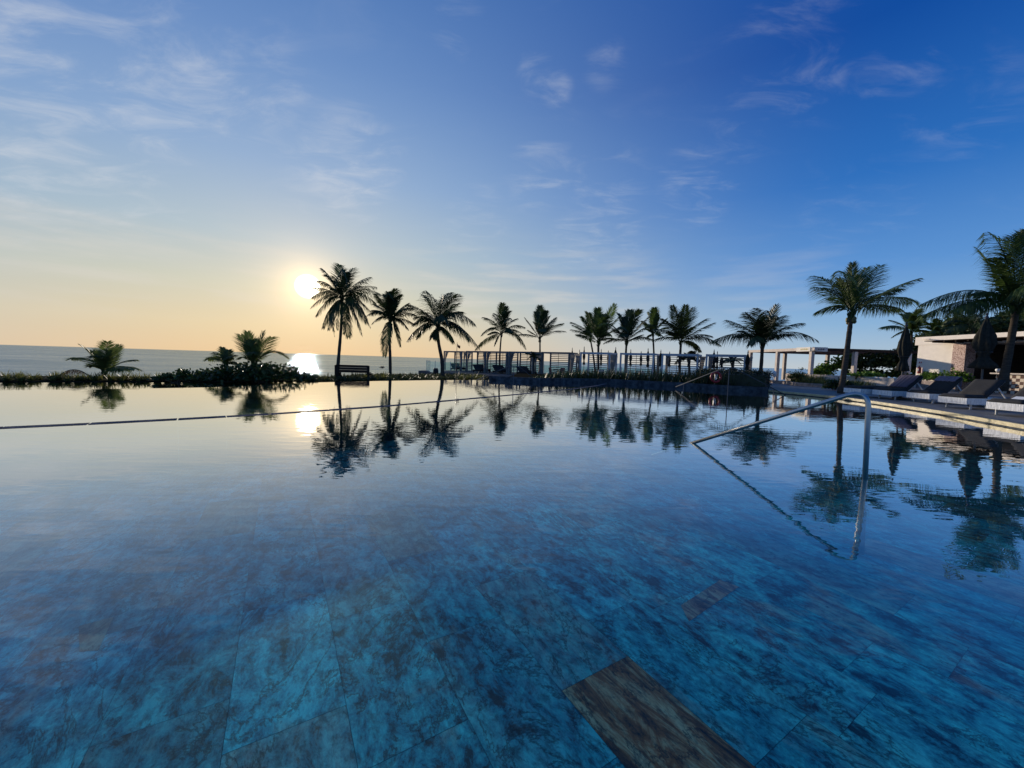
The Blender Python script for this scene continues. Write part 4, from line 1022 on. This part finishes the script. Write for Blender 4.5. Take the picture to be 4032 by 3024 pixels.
UM = [(197, 718, 935, 52, 'closed dark umbrella in the gap right of the fifth cabana'),
      (303, 748, 930, 34, 'slim closed umbrella behind the pale curtain of the fifth cabana'),
      (370, 703, 945, 52, 'closed umbrella poking above the left post of the sixth cabana'),
      (617, 738, 950, 52, 'closed umbrella just right of the thick ragged palm trunk'),
      (720, 760, 945, 50, 'closed umbrella behind the right post of the sixth cabana'),
      (827, 712, 955, 78, 'large closed umbrella beside the hanging curtain of the sixth cabana'),
      (1046, 745, 960, 58, 'leftmost of the three closed umbrellas behind the seventh cabana'),
      (1197, 770, 960, 54, 'middle one of the three closed umbrellas behind the seventh cabana'),
      (1298, 728, 975, 66, 'rightmost of the three closed umbrellas behind the seventh cabana'),
      (1483, 752, 970, 66, 'closed umbrella standing free between seventh and eighth cabana'),
      (1610, 778, 975, 58, 'closed umbrella inside the left bay of the eighth cabana'),
      (1757, 800, 985, 60, 'closed umbrella in the middle of the eighth cabana'),
      (1888, 790, 980, 50, 'closed umbrella against the short palm behind the eighth cabana'),
      (2020, 785, 985, 66, 'closed umbrella just right of the eighth cabana')]
for k, (u_, vt, vb, wd_, lb) in enumerate(UM):
    px = RX(u_); i = min(range(9), key=lambda q: abs((CABS[q][0] + CABS[q][1]) / 2 - px)); Yu = CABI[i][1].y + 3.0
    if k in (5, 9): Yu = CABI[i][1].y + 1.2
    umbrella(lb, px, RY(vt), RY(vb), Yu, -.36, wd_ / 3.687, seed=k)
for k, (u_, vt, vb, wd_, lb, dY) in enumerate([(413, 750, 1000, 84, 'taller of the two close closed umbrellas behind the ninth cabana', 3), (460, 775, 1000, 54, 'shorter of the two close closed umbrellas behind the ninth cabana', 3.2), (526, 825, 990, 66, 'stubby closed umbrella in the middle of the ninth cabana', 3.1), (905, 768, 1022, 84, 'closed umbrella alone between the ninth cabana and the wide palm', -1.5)]):
    umbrella(lb, 2700 + u_ / 3.687, RY(vt), RY(vb), CABI[8][1].y + dY, -.36, wd_ / 3.687, seed=30 + k, pxb=(2700 + (u_ - 20) / 3.687) if k == 3 else None)
umbrella('tall closed umbrella left of the white pool bar wall, between loungers', 3569, 1283, 1462, 15.6, .115, 58, group='closed umbrellas among the loungers', seed=50, pxb=3555)
umbrella('tall closed umbrella with flared skirt in front of the pool bar', 3886, 1251, 1453, 12.9, .115, 84, skirt=1.25, group='closed umbrellas among the loungers', seed=51, pxb=3872)
# ------------------------------------------------------------------ loungers
def lounger_proto():
    root = thing('sun_lounger', 'x', 'sun lounger', (0, 0, 0), group='sun loungers on the right deck')
    # local x = length (foot at 0), y = width
    Wd, Ln = .74, 1.9
    mb = MB(); t_ = .05
    mb.box((t_ / 2, 0, .25), (t_, Wd, .19)); mb.box((Ln - t_ / 2, 0, .25), (t_, Wd, .19))
    for sd in (-1, 1): mb.box((Ln / 2, sd * (Wd / 2 - t_ / 2), .25), (Ln - 2 * t_ - .004, t_, .19))
    mb.box((Ln / 2, 0, .30), (Ln - 2 * t_ - .01, Wd - 2 * t_ - .01, .03))
    mb.build('frame', M_wicker, root)
    for x_ in (.25, Ln - .25):
        for y_ in (-.3, .3): mb = MB(); mb.tube([(x_, y_, 0), (x_, y_, .155)], .026, 8); mb.build('leg', M_framew, root)
    def cushion(l, wd_, th_):
        mb = MB(); n = 10; vs = []; fs = []
        for i in range(n + 1):
            for j in range(n + 1):
                u_, v_ = i / n, j / n; e_ = min(1, min(u_, 1 - u_) * l / .07, min(v_, 1 - v_) * wd_ / .07); e_ = math.sqrt(max(0, 1 - (1 - e_) ** 2))
                vs.append((u_ * l, (v_ - .5) * wd_, th_ * (.45 + .55 * e_) + .006 * math.sin(u_ * 9) * math.sin(v_ * 7)))
        b0 = len(vs); vs += [(x_, y_, 0.0) for (x_, y_, z_) in vs[:b0]]
        for i in range(n):
            for j in range(n):
                a_ = i * (n + 1) + j; fs.append((a_, a_ + n + 1, a_ + n + 2, a_ + 1)); fs.append((b0 + a_, b0 + a_ + 1, b0 + a_ + n + 2, b0 + a_ + n + 1))
        for i in range(n):
            a_ = i * (n + 1); fs.append((a_, b0 + a_, b0 + a_ + n + 1, a_ + n + 1)); a_ = i * (n + 1) + n; fs.append((a_, a_ + n + 1, b0 + a_ + n + 1, b0 + a_))
            fs.append((i, i + 1, b0 + i + 1, b0 + i)); a_ = n * (n + 1) + i; fs.append((a_, b0 + a_, b0 + a_ + 1, a_ + 1))
        mb.add(vs, fs); return mb
    mb = cushion(.72, .72, .10); mb.v = [(x_ + .0, y_, z_ + .35) for x_, y_, z_ in mb.v]; mb.build('seat_cushion', M_dark, root, smooth=True)
    mb = cushion(.80, .72, .11); Rm = Matrix.Rotation(R(-41), 3, 'Y'); mb.v = [tuple(Rm @ Vector(v_) + Vector((.70, 0, .37))) for v_ in mb.v]; mb.build('back_cushion', M_dark, root, smooth=True)
    mb = MB(); mb.box(Rm @ Vector((.40, 0, -.012)) + Vector((.70, 0, .37)), (.78, .68, .02), M=Rm); mb.build('back_panel', M_wicker, root)
    for sd in (-1, 1): mb = MB(); mb.beam((1.12, sd * .3, .70), (1.45, sd * .3, .345), .03, .03); mb.build('strut', M_framew, root)
    return root
proto = lounger_proto()
TH = R(5)
LG_ = [(3320, 1558, 'end of a flat pale lounger, farthest of the row, beside the palm trunk'), (3432, 1567, 'lounger with a striped towel over its whole back'), (3566, 1580, 'lounger with a crumpled towel on top of its back'), (3690, 1601, 'lounger with bare raised charcoal back in front of the mosaic column'), (3878, 1630, 'nearest lounger, at the right frame edge with a white card on its seat')]
LO = []
for i, (px, py, lb) in enumerate(LG_):
    p = gr(px, py, .115)   # far foot corner on the deck
    o = proto if i == 1 else copy_tree(proto)
    c_ = Vector((p.x, p.y, .115)) - Matrix.Rotation(TH, 3, 'Z') @ Vector((0, .37, 0))
    o.location = c_; o.rotation_euler = (0, 0, TH); o['label'] = lb; LO.append(c_)
for ch in list(bpy.data.objects):    # the farthest lounger lies flat
    if ch.parent is not None and ch.parent.get('label') == LG_[0][2]:
        if ch.name.startswith('strut'): bpy.data.objects.remove(ch)
        elif ch.name.startswith('back_'):
            Q = Matrix.Rotation(R(41), 3, 'Y'); pv_ = Vector((.70, 0, .37)); ch.rotation_euler = (0, R(41), 0); ch.location = pv_ - Q @ pv_
M_stripe = mat('towel_striped', (.20, .17, .22), .95, .3, 2.2, bump=.5, bscale=20, stretch=(.2, 6, .2), col2=(.06, .05, .08))
def towel(label, i, l0, l1, m, seed, half=.33):
    rr = random.Random(seed); Rm = Matrix.Rotation(R(-41), 3, 'Y'); vs = []; fs = []; n, k_ = 18, 16
    for a_ in range(n + 1):
        for b2 in range(k_ + 1):
            s_ = l0 + (l1 - l0) * a_ / n; y_ = -half + 2 * half * b2 / k_
            over = max(0, s_ - .80); s2 = min(s_, .82)
            v_ = Rm @ Vector((s2, y_, .125 + .012 * math.sin(b2 * 1.9 + a_ * .25) + .006 * rr.random())) + Vector((.70, 0, .37))
            if over > 0: v_ = v_ + Vector((.05, 0, -over))
            vs.append((v_.x, v_.y + .012 * math.sin(a_ * .8), v_.z))
    for a_ in range(n):
        for b2 in range(k_): q = a_ * (k_ + 1) + b2; fs.append((q, q + 1, q + k_ + 2, q + k_ + 1))
    mb = MB(); mb.add(vs, fs); o = mb.build('towel', m, smooth=True); o.location = LO[i]; o.rotation_euler = (0, 0, TH)
    md = o.modifiers.new('thick', 'SOLIDIFY'); md.thickness = .012; md.offset = 1
    tag(o, label, 'towel', 'towels on the loungers')
towel('striped purple-grey towel draped over a whole lounger back', 1, .06, 1.15, M_stripe, 1)
towel('crumpled grey towel folded over the top of a lounger back', 2, .52, 1.2, M_towel, 2)
# small card on the nearest lounger
cpos = LO[4] + Matrix.Rotation(TH, 3, 'Z') @ Vector((.62, .12, 0)); cpos.z = .115 + .475
mb = MB(); mb.box((0, 0, 0), (.20, .24, .006), M=Matrix.Rotation(R(-24), 3, 'Y')); o = mb.build('card', M_white, loc=cpos); o.rotation_euler = (0, 0, TH)
tag(o, 'white paper card lying on the nearest lounger seat', 'card')
# ------------------------------------------------------------------ pool bar building
root = thing('pool_bar', 'cream flat-roofed pool bar with mosaic column and open counter', 'building', (29, 22, .115))
def bx(mb, x0, x1, y0, y1, z0, z1): mb.box(((x0 + x1) / 2 - 29, (y0 + y1) / 2 - 22, (z0 + z1) / 2 - .115), (x1 - x0, y1 - y0, z1 - z0))
yL = 29 / ((3604 - 2016) / F); yC = 29 / ((3741 - 2016) / F); yD = 28.95 / ((3789 - 2016) / F)
mb = MB(); bx(mb, 29.0, 34, yC + .0, 27.7, .115, 3.15); mb.build('wall', M_stucco, root)
mb = MB(); bx(mb, 28.97, 34.2, 12, 27.92, 3.154, 3.72); mb.build('roof', M_stucco, root)
mb = MB(); bx(mb, 28.92, 29.6, yD, yC - .003, .115, 3.15); mb.build('column', M_mosaic, root)
mb = MB(); bx(mb, 29.603, 34, yD + .05, yC - .003, .115, 3.15); mb.build('side_wall', M_wood, root)  # mosaic wall given dark timber colour to stand for canopy shade
mb = MB(); bx(mb, 33.6, 34, 12, yD + .04, .115, 3.15); mb.build('back_wall', M_wood, root)
mb = MB()
bx(mb, 27.7, 28.965, 13, 26.1, 3.30, 3.35)
for k in range(20): bx(mb, 27.72, 28.96, 13.2 + k * .65, 13.28 + k * .65, 3.20, 3.297)
mb.build('canopy', M_wood, root)
# checkered counter
def checker(name):
    m = mat(name, (.5, .42, .33), .8, .2, 5); nd, ns, ls = node_kit(m)
    t = nd('ShaderNodeTexCoord'); ck = nd('ShaderNodeTexChecker', {0: t.outputs['Object'], 1: (.62, .52, .40, 1), 2: (.10, .045, .03, 1), 3: 5.5}); ls.new(ck.outputs[0], ns['Principled BSDF'].inputs['Base Color']); return m
mb = MB(); bx(mb, 29.25, 29.55, 14, 23.3, .115, 1.25); mb.build('counter', checker('checker_block'), root)
mb = MB(); bx(mb, 29.1, 29.75, 13.9, 23.5, 1.253, 1.33); mb.build('counter_top', M_beige, root)
mb = MB(); bx(mb, 32.9, 33.5, 14, 22.5, .115, 2.2); mb.build('shelving', M_wood, root)
gp = onx(3930, 1461, 29.4); root = thing('globe_lamp', 'small white globe on the pool bar counter', 'lamp', (gp.x, gp.y, 1.33))
mb = MB(); mb.ball((0, 0, .17), .12, 14); mb.build('globe', M_white, root, smooth=True)
mb = MB(); mb.lathe([(.08, 0), (.07, .04), (.05, .06)], 12); mb.build('base', M_pole, root)
fe = onx(3622, 1457, 28.9); root = thing('fire_extinguisher', 'red fire extinguisher under its small sign on the cream wall', 'fire extinguisher', (28.86, fe.y, fe.z - .25))
mb = MB(); mb.lathe([(.09, 0), (.10, .03), (.10, .38), (.06, .46), (.03, .48)], 14); mb.build('cylinder', M_red, root, smooth=True)
mb = MB(); mb.lathe([(.03, .48), (.03, .54), (.015, .56)], 8); mb.box((-.05, 0, .55), (.16, .03, .02)); mb.tube([(-.06, 0, .52), (-.14, 0, .4), (-.12, 0, .15)], .012, 6); mb.build('valve', M_pole, root)
mb = MB(); mb.box((-.101, 0, .24), (.006, .09, .16)); mb.build('label_plate', M_white, root)
sg = onx(3624, 1427, 28.98); root = thing('wall_sign', 'small red and white sign above the fire extinguisher', 'sign', (28.985, sg.y, sg.z))
mb = MB(); mb.box((0, 0, 0), (.02, .22, .16)); mb.build('panel', M_white, root)
for y_ in (-.065, .05): mb = MB(); mb.box((-.014, y_, 0), (.006, .07, .12)); mb.build('mark', M_red, root)
lp = onx(3640, 1335, 28.9); root = thing('wall_lamp', 'flat spotlight arm fixed under the roof edge of the cream wall', 'lamp', (28.9, lp.y, lp.z))
mb = MB(); mb.beam((0, .2, .02), (-.25, -.45, -.03), .05, .04); mb.build('arm', M_beige, root); mb = MB(); mb.box((-.25, -.5, -.05), (.14, .22, .06)); mb.build('head', M_beige, root)
# low planter by the wall
pa, pb = onx(3632, 1490, 28.2), onx(3760, 1520, 28.2)
root = thing('planter', 'low pink stone planter at the foot of the cream wall', 'planter', (28.1, (pa.y + pb.y) / 2, .115))
ly = pa.y - pb.y + .4
mb = MB(); mb.box((0, 0, .28), (.2, ly, .56)); mb.box((.45, ly / 2 + .05, .28), (.68, .1, .56)); mb.build('wall', M_stone, root)
bush('shrub', 'bright green leafy shrub in the planter at the cream wall', 'shrub', (28.55, (pa.y + pb.y) / 2, .45), [((0, -.6, .42), (.35, .7, .62)), ((0, .5, .40), (.35, .8, .55)), ((0, -1.1, .35), (.35, .5, .55)), ((0, 1.1, .35), (.35, .4, .5))], 1700, .13, M_shrubg, 81, round_=True, shell=.1)
# ------------------------------------------------------------------ pergola
X0, X1, Y0, Y1 = 25.2, 33.4, 32.6, 41.0; ZT = 3.03
root = thing('pergola', 'large beige-posted pergola with brown slatted roof', 'pergola', (X0, Y0, .04))
def bx2(mb, x0, x1, y0, y1, z0, z1): mb.box(((x0 + x1) / 2 - X0, (y0 + y1) / 2 - Y0, (z0 + z1) / 2 - .04), (x1 - x0, y1 - y0, z1 - z0))
for x_ in (X0, 28.85, X1):
    for y_ in (Y0, 36.8, Y1):
        if x_ == 28.85 and y_ == 36.8: continue
        if x_ == X1 and y_ == 36.8: continue
        mb = MB(); bx2(mb, x_, x_ + .27, y_, y_ + .27, .0, 2.78); mb.build('post', M_beige, root)
mb = MB(); bx2(mb, X0 - .02, X0 + .28, Y0 - .3, Y1 + .3, 2.783, ZT); mb.build('beam', M_beige, root)
mb = MB(); bx2(mb, X0 + .283, X1 + 6, Y0 - .02, Y0 + .25, 2.79, ZT - .01); mb.build('beam', M_wood, root)
mb = MB(); bx2(mb, X0 + .283, X1 + 6, Y1, Y1 + .27, 2.79, ZT - .01); mb.build('beam', M_woodl, root)
mb = MB()
for k in range(26): bx2(mb, X0 + .29, X1 + 6, Y0 + .42 + k * .31, Y0 + .50 + k * .31, 2.80, 2.93)
for k in range(5): bx2(mb, X0 + 1.5 + k * 2.4, X0 + 1.62 + k * 2.4, Y0 + .26, Y1 - .01, 2.94, 3.01)
mb.build('roof_slats', M_woodl, root)
# two small boards on the corner of the pergola
M_pale = mat('sign_board', (.66, .62, .55), .7, .05, 5); M_mark1 = mat('sign_yellow', (.45, .36, .08), .7, .1, 5); M_mark2 = mat('sign_ink', (.03, .03, .04), .7, .1, 5)
root = thing('pergola_sign', 'pale two-sided name board wrapped round the pergola corner', 'sign', (X0, Y0, 2.9))
mb = MB(); mb.box((-.05, .9, .0), (.04, 1.6, .36)); mb.build('panel', M_pale, root)
mb = MB(); mb.box((.62, -.05, .0), (1.3, .04, .36)); mb.build('panel', M_pale, root)
mb = MB()
for k in range(7): mb.box((-.073, .38 + k * .13, .0), (.006, .08, .10 + .05 * (k % 2)))
mb.build('lettering', M_mark1, root)
mb = MB()
for k in range(7): mb.box((.28 + k * .11, -.073, .0), (.07, .006, .09 + .05 * ((k + 1) % 2)))
mb.build('lettering', M_mark2, root)
# planter walls at the pergola
def pwall(name, label, pxs, X_or_Y, z0, z1, th, m, cat='wall'):
    pts = [gr(x_, y_, z0) for x_, y_ in pxs]; q = [(p.x, p.y) for p in pts]
    mb = MB(); mb.strip(offset(q, 0), offset(q, th), z0, z1); return tag(mb.build(name, m), label, cat)
a1, a2, a3, a4 = at(3172, 1500, 30.5), at(3300, 1500, 28.2), at(3420, 1500, 26.2), at(3520, 1500, 24.5)
q = [(a1.x, a1.y), (a2.x, a2.y), (a3.x, a3.y), (a4.x, a4.y)]
mb = MB(); mb.strip(q, offset(q, .4), .1, .80); mb.strip([(q[0][0] - .05, q[0][1] + 2.2), (q[0][0] + .02, q[0][1])], [(q[0][0] + .35, q[0][1] + 2.2), (q[0][0] + .4, q[0][1])], .1, .795)
tag(mb.build('planter_wall', M_beige), 'lit beige planter wall under the pergola shrubs', 'wall')
mb = MB(); qq = offset(q, .402); mb.prism(qq + [(33, 32.4), (25.9, 32.4)], .1, .6); tag(mb.build('shrub_bed', M_soil), kind='structure')
b1, b2, b3, b4, b5 = gr(3092, 1513, .115), gr(3130, 1519, .115), gr(3190, 1523, .115), gr(3250, 1527, .115), gr(3330, 1533, .115)
q = [(b1.x - .1, b1.y + 3.2), (b1.x, b1.y), (b2.x, b2.y), (b3.x, b3.y), (b4.x, b4.y), (b5.x, b5.y)]
mb = MB(); mb.strip(q, offset(q, .25), .1, .33); tag(mb.build('kerb_wall', M_stone), 'low curved pink stone kerb round the grass bed', 'wall')
mb = MB(); mb.prism(offset(q, .253) + [(a3.x - .2, a3.y - .3), (a1.x - .1, a1.y - .1)], .1, .25); tag(mb.build('grass_bed', M_soil), kind='structure')
# grasses in the bed
rg = random.Random(91); gm = MB()
for k in range(620):
    t_ = rg.random(); u_ = rg.random() * .9 + .05
    A = Vector((q[1][0], q[1][1])).lerp(Vector((q[5][0], q[5][1])), t_); B = Vector((a1.x, a1.y)).lerp(Vector((a4.x - 1, a4.y)), t_); P_ = A.lerp(B, u_)
    hh = rg.uniform(.25, .55) * (1.35 if t_ < .35 else .8)
    for j in range(4):
        a_ = rg.uniform(0, 6.283); el = rg.uniform(.8, 1.5); d = Vector((math.cos(a_) * math.cos(el), math.sin(a_) * math.cos(el), math.sin(el))); p = Vector((P_.x, P_.y, .22)); s = d.cross(UP).normalized() * .02
        for sgm in range(4):
            w_ = s * (1 - (sgm / 3) ** 1.5 * .9); b0 = len(gm.v); gm.v += [tuple(p - w_), tuple(p + w_)]
            if sgm: gm.f.append((b0 - 2, b0 - 1, b0 + 1, b0)); gm.m.append(0)
            p = p + d * hh / 3; d = (d - UP * .15 * rg.uniform(.2, 1.6)).normalized()
tag(gm.build('bed_grass', M_lily), 'tufts of olive grass between pink kerb and beige wall', kind='stuff')
# shrubs under and right of the pergola
def pshrub(label, Y, lst, n, ls_, m, seed, z=.5, **k):
    bb = at(lst[0][0], 1480, Y); bb.z = z
    return bush('shrub', label, 'shrub', bb, lobes_from_px(bb, Y, lst), n, ls_, m, seed, group='sea grape shrubs under the pergola', **k)
pshrub('bright sea grape shrub sloping up to the right under the pergola', 35.5, [(3215, 1465, 30, 18), (3260, 1455, 35, 30), (3300, 1445, 40, 42), (3345, 1440, 45, 50), (3240, 1472, 50, 12)], 2200, .22, M_shrubg, 101, round_=True, shell=.15)
pshrub('dark tall shrub mass behind the sunlit palm trunk', 33.5, [(3400, 1440, 55, 48), (3460, 1435, 55, 52), (3520, 1435, 50, 52), (3570, 1420, 45, 60), (3380, 1475, 50, 26), (3450, 1478, 60, 26), (3530, 1480, 60, 28), (3600, 1460, 40, 40)], 4800, .24, M_jungle, 102, round_=True, shell=.1)
pshrub('low bright green shrub on the planter wall right of the palm trunk', 27, [(3370, 1478, 35, 10), (3420, 1476, 35, 13), (3455, 1480, 30, 10)], 900, .14, M_shrubg, 103, round_=True, shell=.1, z=.7)
bb = gr(3290, 1535, .115)
bush('shrub', 'round dark shrub at the foot of the sunlit palm', 'shrub', bb, lobes_from_px(bb, bb.y, [(3282, 1518, 32, 26), (3268, 1526, 24, 16)]), 900, .10, M_shrub, 104, round_=True, shell=.1)
bb = at(3345, 1525, 18.6); bb.z = .115
bush('shrub', 'small leafy shrub just right of the sunlit palm trunk', 'shrub', bb, lobes_from_px(bb, 18.6, [(3343, 1515, 15, 14)]), 200, .10, M_shrub, 105, round_=True, shell=.1)
bb = at(3135, 1500, 26.5); bb.z = .2
bush('shrub', 'feathery olive shrub left of the beige planter wall', 'shrub', bb, lobes_from_px(bb, 26.5, [(3125, 1482, 30, 22), (3155, 1485, 25, 24), (3105, 1488, 15, 12), (3150, 1455, 5, 10)]), 1300, .10, M_lily, 106, shell=.1)
# jungle behind the pool bar
rj = random.Random(111)
def tree(label, px, py, Y, rx, rz, seed, m=M_jungle, z=.1):
    rr = random.Random(seed); c_ = at(px, py, Y); root = thing('broadleaf_tree', label, 'tree', (c_.x, Y, z), group='dense trees behind the pool bar')
    s_ = Y / F; cz = c_.z - z; tm = MB()
    tm.tube([(0, 0, -.2), (rr.uniform(-.2, .2), 0, cz * .45), (0, 0, cz * .8)], [.22, .16, .08], 8)
    for k in range(5):
        a_ = rr.uniform(0, 6.283); tm.tube([(0, 0, cz * .5), (math.cos(a_) * rx * s_ * .6, math.sin(a_) * rx * s_ * .6, cz + rr.uniform(-.3, .3) * rz * s_)], [.08, .03], 5)
    tm.build('trunk', M_trunk, root, smooth=True)
    cm = MB(); n = 7
    for k in range(n):
        a_ = rr.uniform(0, 6.283); q_ = rr.uniform(.15, .6); leafcloud(cm, (math.cos(a_) * rx * s_ * q_, math.sin(a_) * rx * s_ * q_, cz + rr.uniform(-.5, .45) * rz * s_), (rx * s_ * .55, rx * s_ * .55, rz * s_ * .55), 850, .32, rr, shell=.2)
    cm.build('crown', m, root)
tree('dark tree behind the white roof, left of the middle', 3760, 1335, 40, 90, 60, 1)
tree('dark tree behind the white roof under the tallest palm', 3880, 1325, 38, 95, 75, 2)
tree('dark tree at the right frame edge behind the bar roof', 4000, 1300, 36, 95, 85, 3)
tree('low dark tree behind the left corner of the bar', 3630, 1400, 42, 70, 60, 4)
tree('dark tree filling the gap between pergola and bar', 3560, 1440, 39, 60, 60, 5)
tree('broad dark tree between the two feathery palms behind the bar roof', 3800, 1305, 43, 90, 70, 8)
tree('tall dark tree behind the bar roof nearest the thick leaning trunk', 3930, 1290, 42, 80, 80, 9)
tree('dark leafy tree behind the bar roof left of the small feathery palm', 3700, 1345, 41, 80, 55, 7)
tree('dark tree outside the right edge behind the bar', 4120, 1310, 36, 95, 80, 6)
# white egg lamp on the path
lw = gr(3047, 1498, .06); lw = at(3047, 1497, 31); root = thing('path_lamp', 'white egg-shaped lamp on a short post beside the pergola', 'lamp', (lw.x, 31, -.0))
mb = MB(); mb.ball((0, 0, at(3047, 1473, 31).z), .15, 12, (1, 1, 1.9)); mb.build('shade', M_white, root, smooth=True)
mb = MB(); mb.tube([(0, 0, -.2), (0, 0, at(3047, 1478, 31).z)], .04, 8); mb.lathe([(.14, .02), (.14, .07), (.05, .09)], 12); mb.build('post', M_white, root)
